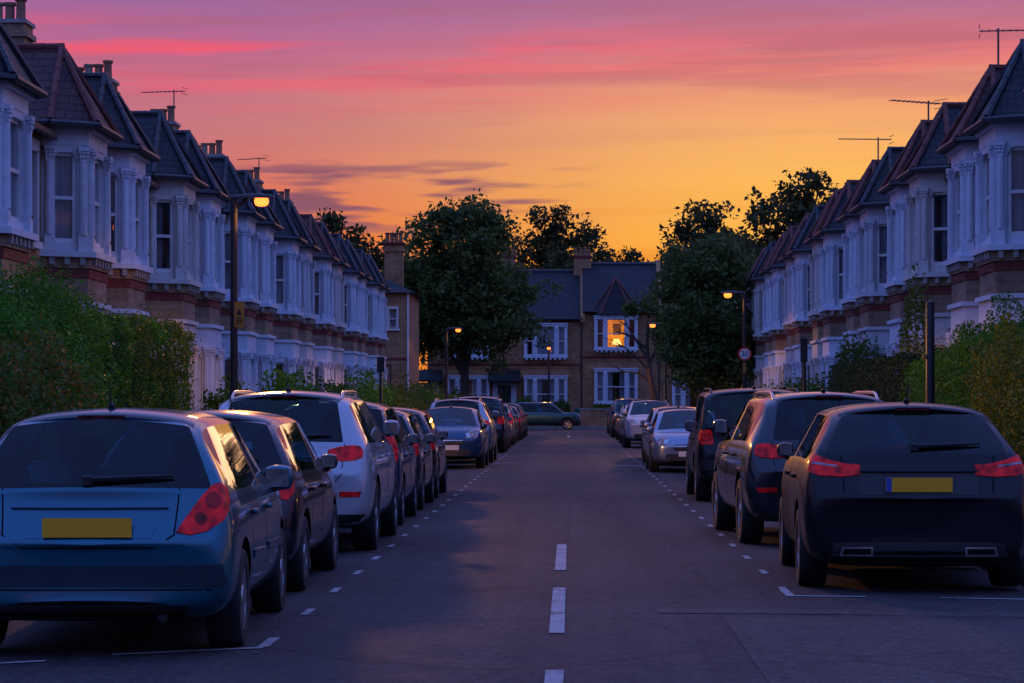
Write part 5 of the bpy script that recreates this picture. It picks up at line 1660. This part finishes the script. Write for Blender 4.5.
def post(x, y, top, r, label, bands=False, panel=None):
    root = empty('sign_post', (x, y, .13))
    m = MB(); m.lathe((0,0,0), [(r,0),(r,top-.16),(r*.9,top-.14),(0,top-.13)], M['post'], 14); m.build('post', root, 40)
    if bands:
        b = MB()
        for z in (.92, 1.02, 1.30): b.lathe((0,0,z), [(r,0),(r+.004,.004),(r+.004,.045),(r,.05)], M['grey'], 14)
        b.build('band', root, 40)
        c = MB(); c.rbox((-r-.02,-.02,top-.95), (.05,.06,.06), M['yellow'], .3, 1); c.build('reflector', root, 40)
    if panel:
        p = MB(); p.box(-panel[0]/2,panel[0]/2,-r-.02,-r-.001,top-.13-panel[1],top-.10,M['post']); p.box(-panel[0]/2+.02,panel[0]/2-.02,-r-.001,-r+.003,top-.11-panel[1],top-.12,M['grey']); p.build('sign_plate', root)
    tag(root, label, 'post'); return root
post(5.32, 36.5, 3.02, .068, 'thick black post with grey bands in front of the bright right-hand hedge', True)
post(5.30, 56.0, 2.95, .050, 'thin black post beside the dark clipped hedge on the right', panel=(.16,.5))
post(-5.55, 72.5, 2.85, .045, 'black post with dark sign plate near the far low hedges on the left', panel=(.22,.42))

# ---- hedges and shrubs
def hd(*a, label=None, cat='hedge', group=None, **k):
    o = hedge(*a, **k); tag(o, label, cat, group); return o
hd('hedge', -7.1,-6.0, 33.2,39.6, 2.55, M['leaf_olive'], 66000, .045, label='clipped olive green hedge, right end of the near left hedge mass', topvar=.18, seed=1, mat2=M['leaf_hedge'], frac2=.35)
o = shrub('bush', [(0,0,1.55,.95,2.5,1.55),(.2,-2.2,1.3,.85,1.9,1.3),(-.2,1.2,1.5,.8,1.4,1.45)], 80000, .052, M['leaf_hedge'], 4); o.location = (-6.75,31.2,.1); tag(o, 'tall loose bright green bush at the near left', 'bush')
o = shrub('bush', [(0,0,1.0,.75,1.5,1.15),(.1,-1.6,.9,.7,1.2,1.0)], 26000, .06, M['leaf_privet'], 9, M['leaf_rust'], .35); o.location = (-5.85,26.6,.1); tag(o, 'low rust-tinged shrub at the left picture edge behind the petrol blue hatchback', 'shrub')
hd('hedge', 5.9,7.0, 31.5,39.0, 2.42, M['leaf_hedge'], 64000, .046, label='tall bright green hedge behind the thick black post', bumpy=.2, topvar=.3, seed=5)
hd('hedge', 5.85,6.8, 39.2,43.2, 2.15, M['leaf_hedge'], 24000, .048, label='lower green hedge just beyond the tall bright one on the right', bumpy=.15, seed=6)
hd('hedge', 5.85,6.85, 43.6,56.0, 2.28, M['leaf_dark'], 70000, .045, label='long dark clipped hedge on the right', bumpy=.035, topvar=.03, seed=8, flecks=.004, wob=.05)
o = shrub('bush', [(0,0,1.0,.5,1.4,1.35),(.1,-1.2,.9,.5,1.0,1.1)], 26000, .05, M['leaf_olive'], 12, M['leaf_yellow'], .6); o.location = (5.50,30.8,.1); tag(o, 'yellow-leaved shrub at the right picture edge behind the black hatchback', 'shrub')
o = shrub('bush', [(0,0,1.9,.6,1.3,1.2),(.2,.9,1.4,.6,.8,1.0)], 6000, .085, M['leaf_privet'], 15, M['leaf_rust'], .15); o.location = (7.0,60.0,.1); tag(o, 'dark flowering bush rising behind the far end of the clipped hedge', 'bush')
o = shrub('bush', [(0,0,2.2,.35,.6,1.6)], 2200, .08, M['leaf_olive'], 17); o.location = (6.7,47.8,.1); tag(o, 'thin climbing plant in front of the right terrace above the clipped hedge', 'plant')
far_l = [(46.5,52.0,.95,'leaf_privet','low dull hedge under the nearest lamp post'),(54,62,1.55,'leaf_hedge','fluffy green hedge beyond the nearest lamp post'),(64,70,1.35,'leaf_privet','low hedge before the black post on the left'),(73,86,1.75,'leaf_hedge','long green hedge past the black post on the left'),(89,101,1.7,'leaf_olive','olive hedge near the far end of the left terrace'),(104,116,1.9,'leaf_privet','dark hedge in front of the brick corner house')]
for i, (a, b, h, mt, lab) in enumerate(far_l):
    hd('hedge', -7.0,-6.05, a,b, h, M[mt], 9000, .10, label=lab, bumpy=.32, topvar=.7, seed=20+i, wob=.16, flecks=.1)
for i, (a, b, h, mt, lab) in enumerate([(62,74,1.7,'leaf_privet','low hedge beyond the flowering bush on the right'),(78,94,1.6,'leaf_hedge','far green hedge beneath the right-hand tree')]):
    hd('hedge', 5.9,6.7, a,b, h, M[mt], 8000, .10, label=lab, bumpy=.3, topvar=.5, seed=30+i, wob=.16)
for i, (x, y, r, h, mt, lab) in enumerate([(-2.85,153.6,.85,1.7,'leaf_hedge','rounded green bush in front of the square-bayed end house'),(-.55,153.6,.65,1.5,'leaf_privet','small dark bush beside the rounded green bush'),(-6.9,153.5,1.0,2.2,'leaf_olive','olive bush below the round street tree'),(1.9,153.4,.9,1.3,'leaf_olive','low olive bush before the lit-window house'),(-6.4,128,.9,1.9,'leaf_privet','dark bush at the corner house wall')]):
    o = shrub('bush', [(0,0,h*.5,r,r,h*.55)], 3500, .12, M[mt], 40+i); o.location = (x, y, .1); tag(o, lab, 'bush')
# garden walls
def garden_wall(x0, x1, y0, y1, h, label, alongx=False):
    root = empty('garden_wall', ((x0+x1)/2, (y0+y1)/2, .1))
    hx, hy = (x1-x0)/2, (y1-y0)/2
    m = MB(); m.box(-hx,hx,-hy,hy,0,h,M['brick_end']); m.build('brickwork', root)
    c = MB(); c.box(-hx-.04,hx+.04,-hy-.04,hy+.04,h,h+.07,M['stone']); c.build('coping', root)
    tag(root, label, 'wall')
garden_wall(-5.98-.22,-5.98, 44,117, .62, 'long low brick garden wall in front of the left terrace')
garden_wall(5.78,5.78+.06, 57,110, .62, 'low brick garden wall in front of the right terrace')
garden_wall(-14,-3.6, 152.3,152.52, .85, 'low brick wall before the houses left of the square-bayed house')
garden_wall(.6,9.5, 152.3,152.52, 1.05, 'brick garden wall before the lit-window house')
root = empty('wheelie_bin', (.55, 153.2, .1))
m = MB(); m.rbox((0,0,.55),(.55,.6,1.0),plain('green_bin_plastic',(.01,.09,.07),.5),.12,2); m.build('bin_body', root, 40)
m = MB(); m.rbox((0,.03,1.09),(.6,.68,.10),plain('green_bin_lid',(.012,.11,.085),.5),.2,2); lid = m.build('lid', root, 40)
m = MB(); m.lathe((-.28,.25,.12),[(.11,0),(.12,.02),(.12,.05),(.11,.06)],M['rubber'],14,'x'); m.lathe((.22,.25,.12),[(.11,0),(.12,.02),(.12,.05),(.11,.06)],M['rubber'],14,'x'); m.build('wheel', root, 40)
tag(root, 'green wheelie bin in front of the lit-window house', 'bin')

# ---- trees
o = tree('street_tree', 13.0, 3.5, 4.2, [(0,0,7.6,4.0,4.0,3.6),(-.2,0,10.2,3.0,3.0,2.6),(1.3,0,6.4,3.1,3.1,2.6),(-1.5,0,6.6,2.9,2.9,2.6),(-2.3,0,8.0,2.1,2.4,2.4),(-3.2,0,7.2,1.5,1.9,2.0),(-2.9,.2,5.4,1.4,1.6,1.5),(.4,0,11.6,1.7,1.7,1.3),(-1.3,0,11.2,1.2,1.2,1.2)], 620, 62, .27, .62, M['leaf_tree'], .30, seed=3, limbs=26, shell=.5)
o.location = (-5.8,138,.1); tag(o, 'large round-crowned dark green street tree at the far left corner', 'tree')
o = tree('street_tree', 8.6, 1.8, 2.4, [(0,0,4.9,2.1,2.2,2.7),(-.5,.4,6.6,1.7,1.8,1.6),(.5,0,3.4,1.9,2.0,1.6),(-.9,-.2,3.4,1.4,1.6,1.5)], 420, 55, .19, .42, M['leaf_tree'], .16, seed=8, limbs=20, shell=.5)
o.location = (5.75,98,.1); tag(o, 'dense dark tree hiding the far end of the right terrace, behind the round speed sign', 'tree')
o = tree('street_tree', 9.2, 2.2, 2.6, [(.6,0,5.6,2.3,2.4,2.9),(-.2,0,4.2,1.6,1.7,1.8),(.9,.2,7.7,1.5,1.6,1.3)], 320, 50, .21, .45, M['leaf_tree'], .18, seed=14, limbs=16, shell=.5)
o.location = (6.5,116,.1); tag(o, 'dark street tree between the leaning tree and the tree with the speed sign', 'tree')
# leaning tree with bare low limbs
root = empty('leaning_tree', (4.6,122,.1)); m = MB()
tp = [(0,0,0),(-.1,0,.8),(-.42,0,1.7),(-.62,0,2.6),(-.72,0,3.4),(-.80,0,4.3),(-.75,0,5.4)]
m.tube(tp, [.22,.18,.16,.145,.12,.09,.05], M['bark'], 9)
for s_, pts in ((3,[(-.68,0,3.0),(-1.2,.1,3.6),(-1.9,.1,4.2),(-2.7,.1,4.4)]),(2,[(-.6,0,2.5),(-1.2,-.1,2.9),(-1.9,-.1,3.0),(-2.5,-.1,3.3)]),(4,[(-.75,0,3.6),(-1.3,0,4.5),(-1.8,0,5.3),(-2.0,.1,6.0)]),(4,[(-.7,0,3.4),(-.2,0,4.4),(.5,0,5.4)]),(4,[(-.78,0,4.1),(-1.5,-.1,4.7),(-2.3,-.1,5.0)])):
    m.tube(pts, [.09,.06,.035,.012][:len(pts)], M['bark'], 6)
    for q in range(3):
        a = Vector(pts[-2]); e = a+Vector((-.5-.3*q,.2*q-.2,.3*q-.1)); m.tube([a, a.lerp(e,.5)+Vector((0,0,.08)), e], [.025,.015,.006], M['bark'], 5)
m.build('trunk', root, 60)
pts = []
for c in [(.2,0,5.9,.8),(-.6,0,6.3,.7),(.7,.2,5.0,.7),(-1.6,0,6.1,.35),(-.1,0,4.9,.5)]:
    pts.append(np.array(c[:3])+rng.normal(size=(420,3))*c[3]*.5)
leaf_object('crown', np.concatenate(pts), .20, M['leaf_tree'], root)
tag(root, 'leaning tree with a curved trunk and bare lower branches in front of the lit-window house', 'tree')
# trees behind the houses
pA = tree('background_tree', 15, 4, 4, [(0,0,8.5,4.2,4.0,3.8),(-2.3,0,11.0,2.4,2.2,2.4),(1.6,0,12.0,2.6,2.4,2.2),(.2,0,13.9,1.5,1.5,1.3),(3.4,0,9.6,1.9,1.9,2.0)], 300, 34, .36, .62, M['leaf_far'], .3, seed=21, limbs=30, shell=.35)
pB = tree('background_tree', 13, 4, 4, [(0,0,8.0,3.4,3.4,3.6),(-1.5,0,10.4,1.7,1.7,1.8),(1.5,0,10.8,1.9,1.9,1.7),(.1,0,12.2,1.2,1.2,1.2)], 240, 34, .36, .60, M['leaf_far'], .28, seed=33, limbs=26, shell=.35)
BT = [(pA,-1.6,192,1.12,0.3,'tall open-crowned tree behind the square-bayed end house'),(pB,4.6,186,.98,1.2,'shorter tree behind the lit-window house, right of its chimney'),(pB,7.7,192,1.0,2.6,'dim tree between the lit-window house and the tall tree to its right'),
      (pA,10.6,184,1.10,4.0,'tall dark tree rising behind the dense street trees'),(pA,13.2,140,.98,2.2,'open-crowned tall tree behind the far end of the right terrace'),(pB,14.9,133,.98,.8,'tree above the rooftops of the right terrace'),
      (pB,-14.4,150,.98,.5,'tree showing over the roofs at the far end of the left terrace'),(pB,-11.6,150,.80,3.5,'small tree beside the tall corner-house chimney'),
      (pA,-7.0,200,.90,5.1,'background tree hidden behind the round street tree'),(pB,14.0,190,1.0,1.9,'background tree low behind the right terrace end'),(pB,1.2,205,1.0,5.6,'distant tree behind the chimney of the end houses'),(pB,6.2,170,.74,.2,'low tree directly behind the roof of the lit-window house'),(pB,-3.9,178,.86,4.4,'bushy tree close behind the square-bayed end house roof'),
      (pB,-.7,176,.93,2.2,'full tree just left of the end-house chimney, behind the roofs'),(pB,2.4,179,.95,5.0,'full tree just right of the end-house chimney, behind the roofs'),(pB,9.2,176,.98,.9,'full tree filling the gap beside the dense street trees'),(pA,12.2,172,.86,3.3,'wide tree behind the dense street trees on the right')]
for i, (p, x, y, s_, rz, lab) in enumerate(BT):
    o = p if i in (0, 1) else copy_tree(p)
    o.location = (x, y, 0); o.scale = (s_, s_, s_); o.rotation_euler = (0, 0, rz); o.name = 'background_tree'
    tag(o, lab, 'tree', 'trees behind the houses')
M['leaf_wood'] = M['leaf_far']
pts = []
for i in range(260):
    x = -60+120*random.random(); y = 225+30*random.random(); h = 5.5+3.5*mnoise.noise(Vector((x*.12, 0, 3)))
    z = random.random()**.6*h
    pts.append(np.array((x, y, z))+rng.normal(size=(40, 3))*np.array((1.2, 1.0, .9)))
o = leaf_object('distant_woods', np.concatenate(pts), .6, M['leaf_far']); tag(o, kind='stuff')

# ---- sky, light, camera
w = bpy.data.worlds.new('World'); sc.world = w; w.use_nodes = True
nt = w.node_tree; bg = nt.nodes['Background']
tc = N(nt, 'ShaderNodeTexCoord'); sep = N(nt, 'ShaderNodeSeparateXYZ'); nt.links.new(tc.outputs['Generated'], sep.inputs[0])
X, Y, Z = sep.outputs
el = math_(nt, 'SQRT', math_(nt, 'MAXIMUM', Z, 0.0))
def s2l(c): return [((v/255)/12.92 if v/255 <= .04045 else ((v/255+.055)/1.055)**2.4) for v in c]
L_ = ramp(nt, [(0.0, s2l((212,96,34))), (.20, s2l((222,98,48))), (.255, s2l((222,92,60))), (.29, s2l((212,100,90))), (.335, s2l((192,112,126))), (.358, s2l((196,106,132))), (.374, s2l((186,98,142))), (.402, s2l((142,98,158))), (.47, (0.384,0.192,0.396)), (.58, (0.320,0.240,0.572)), (.72, (0.205,0.288,0.902)), (1.0, (0.166,0.312,1.100))], el)
R_ = ramp(nt, [(0.0, s2l((236,146,32))), (.20, s2l((238,164,52))), (.26, s2l((240,173,70))), (.30, s2l((241,178,88))), (.335, s2l((236,166,106))), (.360, s2l((224,142,116))), (.378, s2l((200,114,130))), (.402, s2l((164,100,146))), (.47, (0.640,0.300,0.396)), (.58, (0.512,0.312,0.550)), (.72, (0.282,0.300,0.880)), (1.0, (0.166,0.312,1.100))], el)
az = math_(nt, 'ARCTAN2', X, Y)
mr = N(nt, 'ShaderNodeMapRange'); mr.interpolation_type = 'SMOOTHSTEP'; nt.links.new(az, mr.inputs[0])
mr.inputs[1].default_value = -.17; mr.inputs[2].default_value = .10
front = mixc(nt, mr.outputs[0], L_.outputs[0], R_.outputs[0])
B_ = ramp(nt, [(0.0, (.035,.035,.09)), (.3, (.07,.07,.20)), (.5, (0.141,0.210,0.660)), (.7, (0.205,0.336,1.100)), (1.0, (0.166,0.312,1.100))], el)
bk_ = N(nt, 'ShaderNodeMapRange'); bk_.interpolation_type = 'SMOOTHSTEP'; nt.links.new(Y, bk_.inputs[0]); bk_.inputs[1].default_value = -.25; bk_.inputs[2].default_value = .85
col = mixc(nt, bk_.outputs[0], B_.outputs[0], front)
# streaky clouds in direction space (long thin bands)
def streak(scale, zsc, seed, detail=5):
    cv = N(nt, 'ShaderNodeCombineXYZ')
    nt.links.new(math_(nt, 'MULTIPLY', az, scale), cv.inputs[0]); nt.links.new(math_(nt, 'MULTIPLY', math_(nt, 'ADD', Z, math_(nt, 'MULTIPLY', az, -.025)), zsc), cv.inputs[1]); cv.inputs[2].default_value = seed
    return noise(nt, cv.outputs[0], 1.0, detail, .55)
def sm(x, a, b):
    q = N(nt, 'ShaderNodeMapRange'); q.interpolation_type = 'SMOOTHSTEP'; nt.links.new(x, q.inputs[0]); q.inputs[1].default_value = a; q.inputs[2].default_value = b
    return q.outputs[0]
def band(lo, mid, hi):
    r = ramp(nt, [(max(0, lo-.02), (0,0,0)), (lo, (0,0,0)), (mid, (1,1,1)), (hi, (0,0,0)), (1, (0,0,0))], Z); return r.outputs[0]
n1 = streak(7.0, 95.0, 1.3); pink = math_(nt, 'MULTIPLY', sm(n1, .42, .60), band(.112, .140, .158))
leftish = sm(az, .12, -.16)
col = mixc(nt, math_(nt, 'MULTIPLY', math_(nt, 'MULTIPLY', pink, .85), math_(nt, 'ADD', math_(nt, 'MULTIPLY', leftish, .6), .4)), col, s2l((242, 82, 108)))
n2 = streak(6.0, 110.0, 6.1); haze = math_(nt, 'MULTIPLY', sm(n2, .44, .64), band(.095, .146, .175))
col = mixc(nt, math_(nt, 'MULTIPLY', haze, .6), col, s2l((170, 90, 116)))
n3 = streak(17.0, 150.0, 8.1, 2.5); dark = math_(nt, 'MULTIPLY', sm(n3, .49, .63), sm(band(.064, .084, .101), .0, .55))
midl = math_(nt, 'MULTIPLY', sm(az, -.17, -.11), sm(az, .02, -.03))
col = mixc(nt, math_(nt, 'MULTIPLY', math_(nt, 'MULTIPLY', dark, midl), .95), col, s2l((122, 72, 104)))
n4 = streak(2.2, 90.0, 9.4); gold = math_(nt, 'MULTIPLY', sm(n4, .45, .65), band(.03, .060, .092))
col = mixc(nt, math_(nt, 'MULTIPLY', math_(nt, 'MULTIPLY', gold, sm(az, -.07, .01)), .6), col, s2l((218, 124, 42)))
below = sm(Z, .0, -.02)
col = mixc(nt, below, col, s2l((40, 34, 44)))
sky = nt.nodes.new('ShaderNodeTexSky'); sky.sky_type = 'NISHITA'; sky.sun_disc = False; sky.sun_elevation = R(1.5); sky.sun_rotation = R(8)
add = mixc(nt, 0.006, col, sky.outputs[0], 'ADD')
nt.links.new(add, bg.inputs['Color']); bg.inputs['Strength'].default_value = 1.0
sd = bpy.data.lights.new('sun', 'SUN'); sd.energy = .06; sd.angle = R(10); sd.color = (1.0, .55, .32)
so = bpy.data.objects.new('sun', sd); COL.objects.link(so)
d = Vector((math.sin(R(8))*math.cos(R(3)), math.cos(R(8))*math.cos(R(3)), math.sin(R(3)))); so.rotation_euler = d.to_track_quat('Z', 'Y').to_euler(); so.location = d*200

cd = bpy.data.cameras.new('camera'); cam = bpy.data.objects.new('camera', cd); COL.objects.link(cam)
cam.location = (0, 0, 1.5); cam.rotation_euler = (R(90), 0, 0)
cd.sensor_width = 36; cd.lens = 2470/1024*36; cd.shift_x = -(570-512)/1024; cd.shift_y = (404-341.5)/1024
cd.clip_start = .5; cd.clip_end = 5000
sc.camera = cam
sc.view_settings.view_transform = 'Standard'; sc.view_settings.look = 'None'; sc.view_settings.exposure = 0; sc.view_settings.gamma = 1
sc.render.engine = 'CYCLES'
c = sc.cycles; c.use_denoising = True; c.max_bounces = 6; c.diffuse_bounces = 3; c.glossy_bounces = 4; c.transmission_bounces = 4; c.transparent_max_bounces = 16; c.sample_clamp_indirect = 4.0; c.caustics_reflective = False; c.caustics_refractive = False
for o in list(sc.objects):
    if o.type == 'LIGHT': o.name = o.name.replace('.', '_') if False else o.name
